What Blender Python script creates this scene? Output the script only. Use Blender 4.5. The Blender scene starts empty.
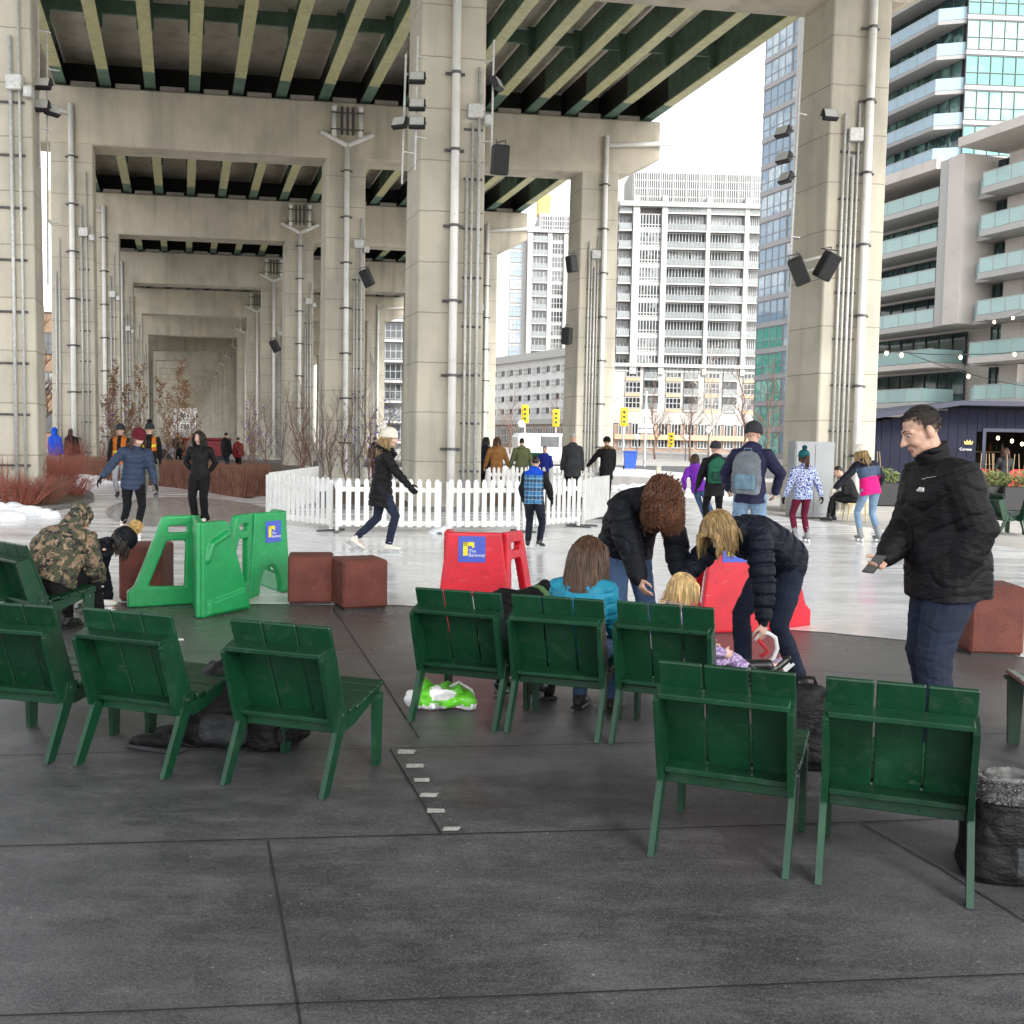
import bpy, math, random
import numpy as np
from mathutils import Vector, Matrix, noise, Euler
PI=math.pi; R=math.radians
random.seed(7); np.random.seed(7)
S=bpy.context.scene; COL=S.collection
V=lambda *a: Vector(a)
# ------------------------------------------------------------------ camera (a hand-held phone, eye height 1.65 m)
F=1050.0; HC=1.65; YAW=.3049; PIT=-.0692; ROL=.0182; SK=-.1638
def ray(u,v):
    du,dv=u-512,v-512; c,s=math.cos(ROL),math.sin(ROL)
    x=(du*c+dv*s)/F; b=(-du*s+dv*c)/F
    return V(x, math.cos(PIT)+b*math.sin(PIT), math.sin(PIT)-b*math.cos(PIT))
def P(u,v,z=0):
    r=ray(u,v); t=(z-HC)/r.z; return V(r.x*t,r.y*t,z)
def D(u,v,d):
    r=ray(u,v); t=d/r.y; return V(r.x*t,d,HC+r.z*t)
def CW(a,l,z=0): return V(a*math.cos(YAW)-l*math.sin(YAW), a*math.sin(YAW)+l*math.cos(YAW), z)
# ------------------------------------------------------------------ objects
def tag(o,label=None,cat=None,group=None,kind=None):
    if label: o['label']=label
    if cat: o['category']=cat
    if group: o['group']=group
    if kind: o['kind']=kind
    return o
def thing(name,label,cat,loc=(0,0,0),rz=0,group=None):
    o=bpy.data.objects.new(name,None); COL.objects.link(o); o.empty_display_size=.1
    o.location=loc; o.rotation_euler=(0,0,rz); return tag(o,label,cat,group)
class MB:
    def __init__(s): s.v=[]; s.f=[]; s.m=[]
    def add(s,vs,fs,m=0):
        b=len(s.v); s.v+= [tuple(q) for q in vs]; s.f+=[tuple(i+b for i in f) for f in fs]; s.m+=[m]*len(fs); return s
    def box(s,x0,x1,y0,y1,z0,z1,m=0,X=None):
        vs=[V(x,y,z) for z in(z0,z1) for y in(y0,y1) for x in(x0,x1)]
        if X is not None: vs=[X@q for q in vs]
        return s.add(vs,[(0,2,3,1),(4,5,7,6),(0,1,5,4),(1,3,7,5),(3,2,6,7),(2,0,4,6)],m)
    def rbox(s,x0,x1,y0,y1,z0,z1,r=.01,m=0,X=None):   # box with chamfered edges
        cx,cy,cz=(x0+x1)/2,(y0+y1)/2,(z0+z1)/2; hx,hy,hz=(x1-x0)/2,(y1-y0)/2,(z1-z0)/2
        r=min(r,hx*.9,hy*.9,hz*.9)
        vs=[];idx={}
        for sx in(-1,1):
            for sy in(-1,1):
                for sz in(-1,1):
                    for k in range(3):
                        q=[sx*(hx-r),sy*(hy-r),sz*(hz-r)]; h=(hx,hy,hz)[k]; q[k]=(sx,sy,sz)[k]*h
                        idx[sx,sy,sz,k]=len(vs); w=V(q[0]+cx,q[1]+cy,q[2]+cz); vs.append(X@w if X is not None else w)
        fs=[]
        for k in range(3):
            a,b=[(1,2),(2,0),(0,1)][k]
            for sg in(-1,1):
                loop=[]
                for p,q in((-1,-1),(1,-1),(1,1),(-1,1)):
                    t=[0,0,0]; t[k]=sg; t[a]=p; t[b]=q; loop.append(idx[t[0],t[1],t[2],k])
                fs.append(loop if sg>0 else loop[::-1])
        for k in range(3):
            a,b=[(1,2),(2,0),(0,1)][k]
            for p in(-1,1):
                for q in(-1,1):
                    t=[0,0,0]; t[a]=p; t[b]=q
                    def g(e,kk): w=t[:]; w[k]=e; return idx[w[0],w[1],w[2],kk]
                    l=[g(-1,a),g(1,a),g(1,b),g(-1,b)]
                    fs.append(l if p*q<0 else l[::-1])
        for sx in(-1,1):
            for sy in(-1,1):
                for sz in(-1,1):
                    l=[idx[sx,sy,sz,k] for k in range(3)]; fs.append(l if sx*sy*sz>0 else l[::-1])
        return s.add(vs,fs,m)
    def ring(s,pts_list,m=0,closed=True,caps=True):   # loft between rings of equal length
        n=len(pts_list[0]); b=[q for r in pts_list for q in r]; fs=[]
        for i in range(len(pts_list)-1):
            for j in range(n if closed else n-1):
                k=(j+1)%n; fs.append((i*n+j,i*n+k,(i+1)*n+k,(i+1)*n+j))
        if caps: fs.append(tuple(range(n))[::-1]); fs.append(tuple((len(pts_list)-1)*n+j for j in range(n)))
        return s.add(b,fs,m)
    def tube(s,pts,rad,n=8,m=0,round_ends=False,flat=1.0,up=None):
        pts=[V(*p) for p in pts]
        if not hasattr(rad,'__len__'): rad=[rad]*len(pts)
        rad=list(rad); rings=[]; last=None
        if round_ends:
            d0=(pts[0]-pts[1]).normalized(); d1=(pts[-1]-pts[-2]).normalized(); a,b=rad[0],rad[-1]; p0,p1=pts[0],pts[-1]
            pts=[p0+d0*a*.97,p0+d0*a*.7]+pts+[p1+d1*b*.7,p1+d1*b*.97]; rad=[a*.25,a*.71]+rad+[b*.71,b*.25]
        for i,p in enumerate(pts):
            d=(pts[min(i+1,len(pts)-1)]-pts[max(i-1,0)]); 
            d=d.normalized() if d.length>1e-9 else V(0,0,1)
            if last is None:
                u=up if up is not None else (V(1,0,0) if abs(d.x)<.8 else V(0,1,0))
            else: u=last
            u=(u-d*u.dot(d)); u=u.normalized() if u.length>1e-6 else d.orthogonal().normalized()
            w=d.cross(u); last=u
            rings.append([p+(u*math.cos(2*PI*k/n)+w*math.sin(2*PI*k/n)*flat)*rad[i] for k in range(n)])
        return s.ring(rings,m)
    def ell(s,c,r,n=12,k=8,X=None,m=0):
        vs=[V(0,0,-1)]; 
        for i in range(1,k):
            t=-PI/2+PI*i/k
            for j in range(n): a=2*PI*j/n; vs.append(V(math.cos(t)*math.cos(a),math.cos(t)*math.sin(a),math.sin(t)))
        vs.append(V(0,0,1)); fs=[]
        for j in range(n):
            fs.append((0,1+(j+1)%n,1+j)); e=len(vs)-1; b=1+(k-2)*n; fs.append((e,b+j,b+(j+1)%n))
        for i in range(k-2):
            for j in range(n): a=1+i*n; fs.append((a+j,a+(j+1)%n,a+n+(j+1)%n,a+n+j))
        r=r if hasattr(r,'__len__') else (r,r,r); c=V(*c)
        o=[]
        for q in vs:
            w=V(q.x*r[0],q.y*r[1],q.z*r[2]); o.append((X@w if X is not None else w)+c)
        return s.add(o,fs,m)
    def prism(s,poly,h0,h1,m=0,X=None,axis='z'):   # polygon (2D) extruded
        A=lambda p,h: V(p[0],p[1],h) if axis=='z' else (V(p[0],h,p[1]) if axis=='y' else V(h,p[0],p[1]))
        n=len(poly); vs=[A(p,h0) for p in poly]+[A(p,h1) for p in poly]
        if X is not None: vs=[X@q for q in vs]
        return s.add(vs,[tuple(range(n))[::-1],tuple(range(n,2*n))]+[(i,(i+1)%n,(i+1)%n+n,i+n) for i in range(n)],m)
    def mesh(s,name,mats,smooth=False,fix=True):
        me=bpy.data.meshes.new(name); me.from_pydata(s.v,[],s.f)
        for q in (mats if isinstance(mats,(list,tuple)) else [mats]): me.materials.append(q)
        me.polygons.foreach_set('material_index',s.m)
        if smooth: me.polygons.foreach_set('use_smooth',[True]*len(s.f))
        me.update()
        if fix:
            import bmesh
            b=bmesh.new(); b.from_mesh(me); bmesh.ops.recalc_face_normals(b,faces=b.faces); b.to_mesh(me); b.free()
        return me
    def build(s,name,mats,parent=None,smooth=False,label=None,cat=None,group=None,kind=None,loc=None,rz=0):
        return link(name,s.mesh(name,mats,smooth),parent,label,cat,group,kind,loc,rz)
def link(name,me,parent=None,label=None,cat=None,group=None,kind=None,loc=None,rz=0):
    o=bpy.data.objects.new(name,me); COL.objects.link(o)
    if parent is not None: o.parent=parent
    if loc is not None: o.location=loc
    o.rotation_euler=(0,0,rz); return tag(o,label,cat,group,kind)
def copy_tree(o,parent=None):
    c=o.copy(); COL.objects.link(c)
    if parent is not None: c.parent=parent
    for ch in [q for q in COL.objects if q.parent is o]: copy_tree(ch,c)
    return c
def copy_thing(o,loc,rz,label,group=None):
    c=copy_tree(o); c.location=loc; c.rotation_euler=(0,0,rz); c['label']=label
    if group: c['group']=group
    return c
# ------------------------------------------------------------------ materials
MATS={}
def nodes(name):
    m=bpy.data.materials.new(name); m.use_nodes=True; nt=m.node_tree; b=nt.nodes['Principled BSDF']; return m,nt,b
def N(nt,t,**k):
    n=nt.nodes.new('ShaderNode'+t)
    for a,b in k.items():
        if a in n.inputs: n.inputs[a].default_value=b
        else: setattr(n,a,b)
    return n
def noise_fac(nt,scale,detail=4,co='Object',stretch=None,rough=.55):
    if co=='Position': src=N(nt,'NewGeometry').outputs['Position']
    else: src=N(nt,'TexCoord').outputs[co]
    if stretch:
        mp=N(nt,'Mapping'); mp.inputs['Scale'].default_value=stretch; nt.links.new(src,mp.inputs['Vector']); src=mp.outputs[0]
    n=N(nt,'TexNoise'); n.inputs['Scale'].default_value=scale; n.inputs['Detail'].default_value=detail; n.inputs['Roughness'].default_value=rough
    nt.links.new(src,n.inputs['Vector']); return n.outputs['Fac']
def ramp(nt,fac,stops,interp='LINEAR'):
    r=N(nt,'ValToRGB'); e=r.color_ramp; e.interpolation=interp
    while len(e.elements)<len(stops): e.elements.new(.5)
    for el,(p,c) in zip(e.elements,stops): el.position=p; el.color=(*c,1) if len(c)==3 else c
    nt.links.new(fac,r.inputs[0]); return r.outputs[0]
def mixc(nt,fac,a,b,mode='MIX'):
    m=N(nt,'Mix',data_type='RGBA',blend_type=mode)
    for i,x in((0,fac),(6,a),(7,b)):
        if hasattr(x,'links'): nt.links.new(x,m.inputs[i])
        else: m.inputs[i].default_value= x if i==0 else ((*x,1) if len(x)==3 else x)
    return m.outputs[2]
def mth(nt,op,a,b=0.0):
    m=N(nt,'Math',operation=op)
    for i,x in((0,a),(1,b)):
        if hasattr(x,'links'): nt.links.new(x,m.inputs[i])
        else: m.inputs[i].default_value=x
    return m.outputs[0]
def bump(nt,b,h,st=.3,dist=.01):
    n=N(nt,'Bump'); n.inputs['Strength'].default_value=st; n.inputs['Distance'].default_value=dist
    nt.links.new(h,n.inputs['Height']); nt.links.new(n.outputs[0],b.inputs['Normal'])
def pm(name,col,rough=.6,var=.2,scale=6,bmp=0,bscale=60,metal=0,co='Object',spec=None,coat=0,dirt=None):
    if name in MATS: return MATS[name]
    m,nt,b=nodes(name); f=noise_fac(nt,scale,5,co)
    c=tuple(col); c2=tuple(max(0,x*(1-var)) for x in c); c3=tuple(min(1,x*(1+var)) for x in c)
    out=ramp(nt,f,[(.3,c2),(.5,c),(.72,c3)])
    if dirt:
        g=noise_fac(nt,scale*2.7,6,co,rough=.7); k=ramp(nt,g,[(.56,(0,0,0)),(.68,(1,1,1))]); out=mixc(nt,mth(nt,'MULTIPLY',k,dirt[1]),out,dirt[0])
    nt.links.new(out,b.inputs['Base Color'])
    rr=N(nt,'MapRange'); rr.inputs['To Min'].default_value=max(.03,rough-.12); rr.inputs['To Max'].default_value=min(1,rough+.12)
    nt.links.new(noise_fac(nt,scale*3,3,co),rr.inputs[0]); nt.links.new(rr.outputs[0],b.inputs['Roughness'])
    b.inputs['Metallic'].default_value=metal
    if spec is not None: b.inputs['Specular IOR Level'].default_value=spec
    if coat: b.inputs['Coat Weight'].default_value=coat; b.inputs['Coat Roughness'].default_value=.15
    if bmp: bump(nt,b,noise_fac(nt,bscale,5,co),bmp,.01)
    MATS[name]=m; return m
def cloth(name,col,rough=.85,var=.3,bmp=.5,sc=9):    # woven cloth with creases
    if name in MATS: return MATS[name]
    m,nt,b=nodes(name); f=noise_fac(nt,sc,5); c=tuple(col)
    out=ramp(nt,f,[(.3,tuple(x*(1-var) for x in c)),(.55,c),(.75,tuple(min(1,x*(1+var)+.003) for x in c))])
    nt.links.new(out,b.inputs['Base Color']); b.inputs['Roughness'].default_value=rough; b.inputs['Specular IOR Level'].default_value=.22
    h=mth(nt,'ADD',noise_fac(nt,14,4,stretch=(1,1,2.2)),mth(nt,'MULTIPLY',noise_fac(nt,300,2),.06))
    bump(nt,b,h,bmp,.03); MATS[name]=m; return m
# ------------------------------------------------------------------ people: one continuous body, clothes as children
SKIN=pm('skin',(.55,.33,.24),.5,.1,30,.1,200)
SKINP=pm('skin_pale',(.62,.40,.31),.5,.1,30,.1,200)
LIP=pm('lips',(.40,.19,.15),.45,.1,30)
EYEW=pm('eye_white',(.42,.38,.35),.2,.05,30); IRIS=pm('iris',(.03,.02,.015),.1,.1,30)
def remesh(mb,vox,smooth=3,name='tmp'):
    me=mb.mesh(name,[],fix=False); o=bpy.data.objects.new(name,me); COL.objects.link(o)
    r=o.modifiers.new('r','REMESH'); r.mode='VOXEL'; r.voxel_size=vox; r.adaptivity=0
    if smooth:
        q=o.modifiers.new('s','SMOOTH'); q.factor=.5; q.iterations=smooth
    dg=bpy.context.evaluated_depsgraph_get(); out=bpy.data.meshes.new_from_object(o.evaluated_get(dg))
    bpy.data.objects.remove(o); bpy.data.meshes.remove(me); out.name=name
    out.polygons.foreach_set('use_smooth',[True]*len(out.polygons)); return out
def co_of(me):
    a=np.empty(len(me.vertices)*3,'f'); me.vertices.foreach_get('co',a); return a.reshape(-1,3)
def nor_of(me):
    a=np.empty(len(me.vertices)*3,'f'); me.vertices.foreach_get('normal',a); return a.reshape(-1,3)
def set_co(me,c): me.vertices.foreach_set('co',c.astype('f').ravel()); me.update()
def along(c,segs):   # distance along the nearest of the given bones, for quilting and creases
    best=np.full(len(c),1e9); al=np.zeros(len(c))
    for a,b in segs:
        a=np.array(a);b=np.array(b);d=b-a;L=np.linalg.norm(d)+1e-9
        t=np.clip(((c-a)@d)/L**2,0,1); q=np.linalg.norm(c-(a+t[:,None]*d),axis=1)
        k=q<best; best[k]=q[k]; al[k]=t[k]*L
    return al
def crease(me,amp,sc=9.0,quilt=0,qamp=.012,segs=None,seed=0):
    c=co_of(me); n=nor_of(me); d=np.zeros(len(c))
    if amp:
        off=V(seed*3.1,seed*1.7,seed)
        d+=np.array([noise.turbulence(V(q[0]*sc*.6,q[1]*sc*.6,q[2]*sc*.8)+off,2,False)*.8-.55*max(0,1-abs(noise.noise(V(q[0]*sc*.55+q[2]*sc*.35,q[1]*sc*.55,q[2]*sc*1.15)+off*2))*5.5) for q in c])*amp
    if quilt and segs:
        al=along(c,segs); ph=np.abs(np.sin(PI*al/quilt)); d+=(np.minimum(ph*1.6,1)-1)*qamp
    set_co(me,c+n*d[:,None])
def ik(a,t,l1,l2,pole):
    d=t-a; L=min(d.length,(l1+l2)*.999); d=d.normalized(); t=a+d*L
    x=(l1*l1-l2*l2+L*L)/(2*L); h=math.sqrt(max(l1*l1-x*x,0)); p=pole-d*pole.dot(d)
    p=p.normalized() if p.length>1e-6 else d.orthogonal(); return a+d*x+p*h, t
def rx(a): return Matrix.Rotation(a,3,'X')
def ellring(c,ux,uy,a,b,n=20,sq=.85):
    o=[]
    for k in range(n):
        t=2*PI*k/n; x=math.copysign(abs(math.cos(t))**sq,math.cos(t)); y=math.copysign(abs(math.sin(t))**sq,math.sin(t)); o.append(c+ux*x*a+uy*y*b)
    return o
def frame(fwd,up):
    f=fwd.normalized(); r=f.cross(up); r=r.normalized() if r.length>1e-5 else V(1,0,0); u=r.cross(f); return Matrix((r,f,u)).transposed()
class Fig: pass
def skeleton(h,pel=None,lean=(0,0),side=0,twist=0,head=(0,0,0),hands=(None,None),feet=(None,None),poles=(None,None),kpoles=(None,None),palms=(None,None)):
    g=Fig(); k=g.k=h/1.75
    g.p0=V(*(pel or (0,0,.965)))*k
    a,b=R(lean[0]),R(lean[1]); sd=R(side)
    dirs=[]
    for t in(0,.5,1):
        q=a+(b-a)*t; d=V(math.sin(sd)*math.cos(q),math.sin(q),math.cos(q)*math.cos(sd)); dirs.append(d.normalized())
    g.p1=g.p0+dirs[0]*.19*k; g.p2=g.p1+dirs[1]*.20*k; g.p3=g.p2+dirs[2]*.13*k
    g.dirs=dirs; tw=R(twist)
    g.rv=[]
    for i,d in enumerate(dirs):
        r=V(math.cos(tw*i/2),math.sin(tw*i/2),0); r=(r-d*r.dot(d)).normalized(); g.rv.append(r)
    g.fv=[d.cross(r) for d,r in zip(dirs,g.rv)]
    hp,hy,hr=[R(x) for x in head]   # pitch down, yaw left, roll
    g.H=Matrix.Rotation(hy,3,'Z')@Matrix.Rotation(-hp,3,'X')@Matrix.Rotation(hr,3,'Y')
    nd=(dirs[2]*.6+g.H@V(0,0,1)*.6+V(0,.25,0)*0).normalized()
    g.hc=g.p3+nd*.075*k+g.H@V(0,.025,.105)*k
    g.sh=[g.p2+dirs[2]*.07*k+g.rv[2]*s*.175*k for s in(-1,1)]
    g.el=[];g.ha=[];g.hip=[];g.kn=[];g.an=[]
    for i,s in enumerate((-1,1)):
        t=V(*hands[i])*k if hands[i] else g.sh[i]+V(s*.09,.06,-.53)*k
        po=V(*poles[i]) if poles[i] else V(s*.5,-1,-.2)
        e,t=ik(g.sh[i],t,.285*k,.255*k,po); g.el.append(e); g.ha.append(t)
        hp_=g.p0+V(s*.088*k,0,-.03*k); g.hip.append(hp_)
        f=V(*feet[i])*k if feet[i] else V(s*.1,0,.09)*k
        kp=V(*kpoles[i]) if kpoles[i] else V(s*.1,1,0)
        q,f=ik(hp_,f,.44*k,.425*k,kp); g.kn.append(q); g.an.append(f)
    g.palms=palms
    return g
def hand(mb,g,i,rad=1.0,curl=.5,n=6,grip=None):
    k=g.k*rad; s=(-1,1)[i]; w=g.ha[i]; d=(w-g.el[i]).normalized()
    pn=V(*g.palms[i]) if g.palms[i] else V(-s,0.1,0)
    pn=(pn-d*pn.dot(d)).normalized(); sd=d.cross(pn)      # palm normal, across
    if sd.dot(V(0,1,0))<0 and not g.palms[i]: sd=-sd
    mb.tube([w-d*.03*k,w+d*.02*k,w+d*.06*k,w+d*.085*k],[.026*k,.03*k,.037*k,.036*k],10,flat=.55,up=sd)
    mb.ell(w+d*.05*k,(.036*k,.036*k,.036*k),8,6,X=Matrix((sd,pn*.5,d)).transposed())
    for j in range(4):
        o=(j-1.5)*.0185*k; L=(.068,.078,.073,.056)[3-j]*k; p=w+d*.08*k+sd*o; pts=[p-d*.03*k]; a=0.15; dd=d
        pts.append(p)
        for q in(.45,.32,.25):
            a+=curl*(.55); dd=d*math.cos(a)+pn*math.sin(a); pts.append(pts[-1]+dd*L*q*1.05)
        mb.tube(pts,[.010*k,.0098*k,.0092*k,.0085*k,.007*k],n,round_ends=True)
    b=w+d*.03*k+sd*.026*k; t1=b+(sd*.65+d*.6+pn*.35).normalized()*.038*k; t2=t1+(d*.85+sd*.2+pn*.55*(.5+curl)).normalized()*.032*k; t3=t2+(d*.8-sd*.1+pn*.5).normalized()*.024*k
    mb.tube([b-sd*.02*k,b,t1,t2,t3],[.012*k,.0135*k,.0115*k,.0105*k,.008*k],n,round_ends=True)
def head_mb(mb,g,full=True):
    k=g.k; H=g.H; c=g.hc
    def L(x,y,z): return c+H@V(x,y,z)*k
    def e(p,r,n=16,q=12): mb.ell(L(*p),[x*k for x in r],n,q,X=H)
    e((0,-.012,.035),(.074,.094,.086)); e((0,.028,-.018),(.064,.066,.088)); e((0,.05,-.085),(.036,.036,.03)); e((0,.02,-.07),(.056,.056,.045))
    if full:
        mb.tube([L(0,.088,.012),L(0,.104,-.018),L(0,.116,-.036)],[.0085*k,.0105*k,.012*k],10,round_ends=True)
        for s in(-1,1):
            e((s*.011,.102,-.037),(.0095,.012,.009),8,6)
            e((s*.078,-.014,-.012),(.012,.021,.033),10,8); e((s*.074,-.004,-.03),(.008,.012,.016),8,6)
            mb.tube([L(s*.012,.091,.021),L(s*.035,.084,.025),L(s*.055,.066,.018)],[.008*k,.009*k,.007*k],8,round_ends=True)
            e((s*.036,.056,-.038),(.026,.030,.026),10,8)
        mb.tube([L(-.022,.080,-.066),L(0,.0905,-.064),L(.022,.080,-.066)],[.005*k,.0075*k,.005*k],8,round_ends=True)
        mb.tube([L(-.019,.079,-.074),L(0,.0885,-.0755),L(.019,.079,-.074)],[.005*k,.008*k,.005*k],8,round_ends=True)
        e((0,.068,-.100),(.022,.02,.017),10,8)
def torso_rings(g,scale,extra=0,hem=None):
    k=g.k; r=[]
    def rg(c,i,a,b): r.append(ellring(c,g.rv[i],g.fv[i],a*k*scale[0]+extra,b*k*scale[1]+extra))
    return r,rg
def person(label,loc,rz,h=1.75,skin=None,vox=.012,group=None,jacket=None,pants=None,hat=None,hair=None,boots=None,gloves=None,scarf=None,curl=(.5,.5),bare=(True,True),stout=1.0,footyaw=(0,0),footpitch=(0,0),full_face=True,**pose):
    skin=skin or SKIN; g=skeleton(h,**pose); k=g.k; T=thing('person',label,'person',loc,rz,group); g.T=T
    # --- body
    mb=MB()
    mb.ring([ellring(g.p0-g.dirs[0]*.06*k,g.rv[0],g.fv[0],.12*k,.085*k),ellring(g.p0+g.dirs[0]*.02*k,g.rv[0],g.fv[0],.135*k*stout,.09*k*stout),ellring(g.p1,g.rv[0],g.fv[0],.115*k*stout,.085*k*stout),
        ellring(g.p2,g.rv[1],g.fv[1],.135*k*stout,.095*k*stout),ellring(g.p2+g.dirs[2]*.07*k,g.rv[2],g.fv[2],.13*k,.075*k),ellring(g.p3,g.rv[2],g.fv[2],.06*k,.055*k)])
    mb.tube([g.p3-g.dirs[2]*.04*k,g.p3+(g.hc-g.p3)*.3,g.hc-g.H@V(0,.01,.03)*k],[.064*k,.055*k,.055*k],14)
    for i in(0,1):
        mb.tube([g.sh[i],g.sh[i].lerp(g.el[i],.5),g.el[i],g.el[i].lerp(g.ha[i],.4),g.ha[i]],[.052*k,.045*k,.037*k,.036*k,.026*k],10,round_ends=True)
        hand(mb,g,i,1.0 if bare[i] else .98,curl[i])
        mb.tube([g.hip[i],g.hip[i].lerp(g.kn[i],.5),g.kn[i],g.kn[i].lerp(g.an[i],.35),g.an[i]],[.078*k,.066*k,.05*k,.048*k,.034*k],10,round_ends=True)
        fy=R(footyaw[i]); fd=V(-math.sin(fy),math.cos(fy),0); fp=R(footpitch[i]); fd=fd*math.cos(fp)-V(0,0,1)*math.sin(fp)
        mb.tube([g.an[i]-fd*.04*k-V(0,0,.04)*k,g.an[i]+fd*.04*k-V(0,0,.045)*k,g.an[i]+fd*.13*k-V(0,0,.055)*k],[.033*k,.036*k,.028*k],8,round_ends=True)
    head_mb(mb,g,full_face)
    me=remesh(mb,vox,2,'body'); me.materials.append(skin); me.materials.append(LIP); me.materials.append(EYEW); me.materials.append(IRIS)
    # lips tinted by place on the head, eyes set in
    c=co_of(me); Hi=np.array(g.H.transposed()); q=(c-np.array(g.hc))@Hi.T/k
    lip=(np.abs(q[:,0])<.025)&(q[:,1]>.078)&(q[:,2]<-.057)&(q[:,2]>-.083)
    n=len(me.polygons); idx=np.zeros(n,'i'); lp=np.empty(n,'i'); me.polygons.foreach_get('loop_start',lp); lv=np.empty(len(me.loops),'i'); me.loops.foreach_get('vertex_index',lv)
    idx[lip[lv[lp]]]=1; me.polygons.foreach_set('material_index',idx)
    import bmesh
    if full_face:
        eb=MB()
        for s in(-1,1):
            pc=g.hc+g.H@V(s*.031,.077,.001)*k; eb.ell(pc-g.H@V(0,.0035,0)*k,.0112*k,10,8,m=2); eb.ell(pc+g.H@V(0,.0022,-.001)*k,.0076*k,8,6,m=3)
        em=eb.mesh('eyes',[skin,LIP,EYEW,IRIS],True); b=bmesh.new(); b.from_mesh(me); b.from_mesh(em); b.to_mesh(me); b.free(); bpy.data.meshes.remove(em)
    link('body',me,T)
    # --- trousers
    if pants:
        w=pants.get('w',1.0); cuff=pants.get('cuff',.055); hf=pants.get('hip',1.0); mb=MB(); top=g.p0+g.dirs[0]*.08*k
        mb.ring([ellring(g.p0-V(0,0,.10)*k,g.rv[0],g.fv[0],.135*k*stout,.10*k*stout),ellring(g.p0-V(0,0,.03)*k,g.rv[0],g.fv[0],.165*k*stout*hf,.125*k*stout*hf),ellring(top,g.rv[0],g.fv[0],.15*k*stout,.11*k*stout)])
        for i in(0,1):
            kn,an,hp=g.kn[i],g.an[i],g.hip[i]; hh=hp.lerp(hp+V((-1,1)[i]*.01,0,0),1)
            lo=an+(kn-an).normalized()*(pants.get('up',.0)*k)
            mb.tube([hh,hp.lerp(kn,.25),hp.lerp(kn,.6),kn,kn.lerp(lo,.35),kn.lerp(lo,.75),lo],[.098*k*stout*hf,.096*k*stout*w*hf,.084*k*w,.068*k*w,.066*k*w,.058*k*w,cuff*k*w],14,round_ends=False)
            mb.ell(hh,.1*k*stout*hf,12,8)
        me=remesh(mb,vox,3,'trousers'); me.materials.append(pants['m']); crease(me,pants.get('amp',.008)*k,11,seed=len(label)); link('trousers',me,T)
    # --- jacket
    if jacket:
        J=jacket; x=J.get('puff',.02)*k; mb=MB(); ln=J.get('len',.12)*k; fl=J.get('flare',1.0)
        pv=g.dirs[0]*(1-J.get('hang',.5))+V(0,0,1)*J.get('hang',.5); pv=pv.normalized()
        rs=[]
        if ln>.2*k: rs.append(ellring(g.p0-pv*ln,g.rv[0],g.fv[0],.165*k*stout*fl+x,.125*k*stout*fl+x)); rs.append(ellring(g.p0-pv*ln*.5,g.rv[0],g.fv[0],.165*k*stout*fl+x,.122*k*stout*fl+x))
        else: rs.append(ellring(g.p0-pv*ln,g.rv[0],g.fv[0],.178*k*stout+x*.6,.138*k*stout+x*.6))
        rs+=[ellring(g.p0+g.dirs[0]*.03*k,g.rv[0],g.fv[0],.168*k*stout+x*.8,.128*k*stout+x*.8),ellring(g.p1,g.rv[0],g.fv[0],.142*k*stout+x*1.1,.105*k*stout+x*1.1),
             ellring(g.p2-g.dirs[1]*.03*k,g.rv[1],g.fv[1],.16*k*stout+x*1.1,.118*k*stout+x*1.1),ellring(g.p2+g.dirs[2]*.05*k,g.rv[2],g.fv[2],.165*k*stout+x,.098*k*stout+x),
             ellring(g.p2+g.dirs[2]*.105*k,g.rv[2],g.fv[2],.115*k+x,.085*k+x*.8),ellring(g.p3+g.dirs[2]*.01*k,g.rv[2],g.fv[2],.07*k+x*.4,.068*k+x*.4)]
        mb.ring(rs)
        hood=J.get('hood'); neck=g.p3+(g.hc-g.p3)*.25
        if J.get('collar',1): mb.tube([g.p3-g.dirs[2]*.02*k,g.p3+(g.hc-g.p3)*J.get('ch',.36)],[.078*k+x*.2,(.072+J.get('cw',0))*k+x*.2],14)
        if hood=='down':
            b=g.p3-g.fv[2]*.075*k+g.dirs[2]*.02*k; mb.ell(b,(.12*k,.055*k,.085*k),14,8,X=Matrix((g.rv[2],g.fv[2],g.dirs[2])).transposed())
            for s in(-1,1): mb.tube([b+g.rv[2]*s*.08*k,g.p3+g.rv[2]*s*.085*k+g.fv[2]*.03*k,g.p3+g.rv[2]*s*.04*k+g.fv[2]*.085*k-g.dirs[2]*.03*k],[.045*k,.035*k,.025*k],8,round_ends=True)
        if hood=='up':
            mb.ell(g.hc+g.H@V(0,-.03,.02)*k,(.105*k,.115*k,.135*k),16,10,X=g.H); mb.tube([g.p3-g.dirs[2]*.03*k-g.fv[2]*.02*k,g.hc+g.H@V(0,-.05,-.05)*k],[.11*k,.1*k],12,round_ends=True)
            mb.ell(g.hc+g.H@V(0,-.10,.08)*k,(.05*k,.06*k,.06*k),10,8,X=g.H)
        segs=[(g.p0-pv*ln,g.p3)]; cf=J.get('cuff',.0)
        for i in(0,1):
            s0=g.sh[i]-g.rv[2]*(-1,1)[i]*.05*k; w=g.ha[i]-(g.ha[i]-g.el[i]).normalized()*cf*k; sw=J.get('sleeve',1.0)
            mb.tube([s0,g.sh[i],g.sh[i].lerp(g.el[i],.35),g.el[i],g.el[i].lerp(w,.5),w],[.07*k+x*.5,(.07*k+x*.6)*sw,(.06*k+x*.8)*sw,(.052*k+x*.8)*sw,(.047*k+x*.7)*sw,.040*k+x*.4],14,round_ends=True)
            segs+= [(g.sh[i],g.el[i]),(g.el[i],w)]
        me=remesh(mb,vox,J.get('smooth',4),'jacket'); 
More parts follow.
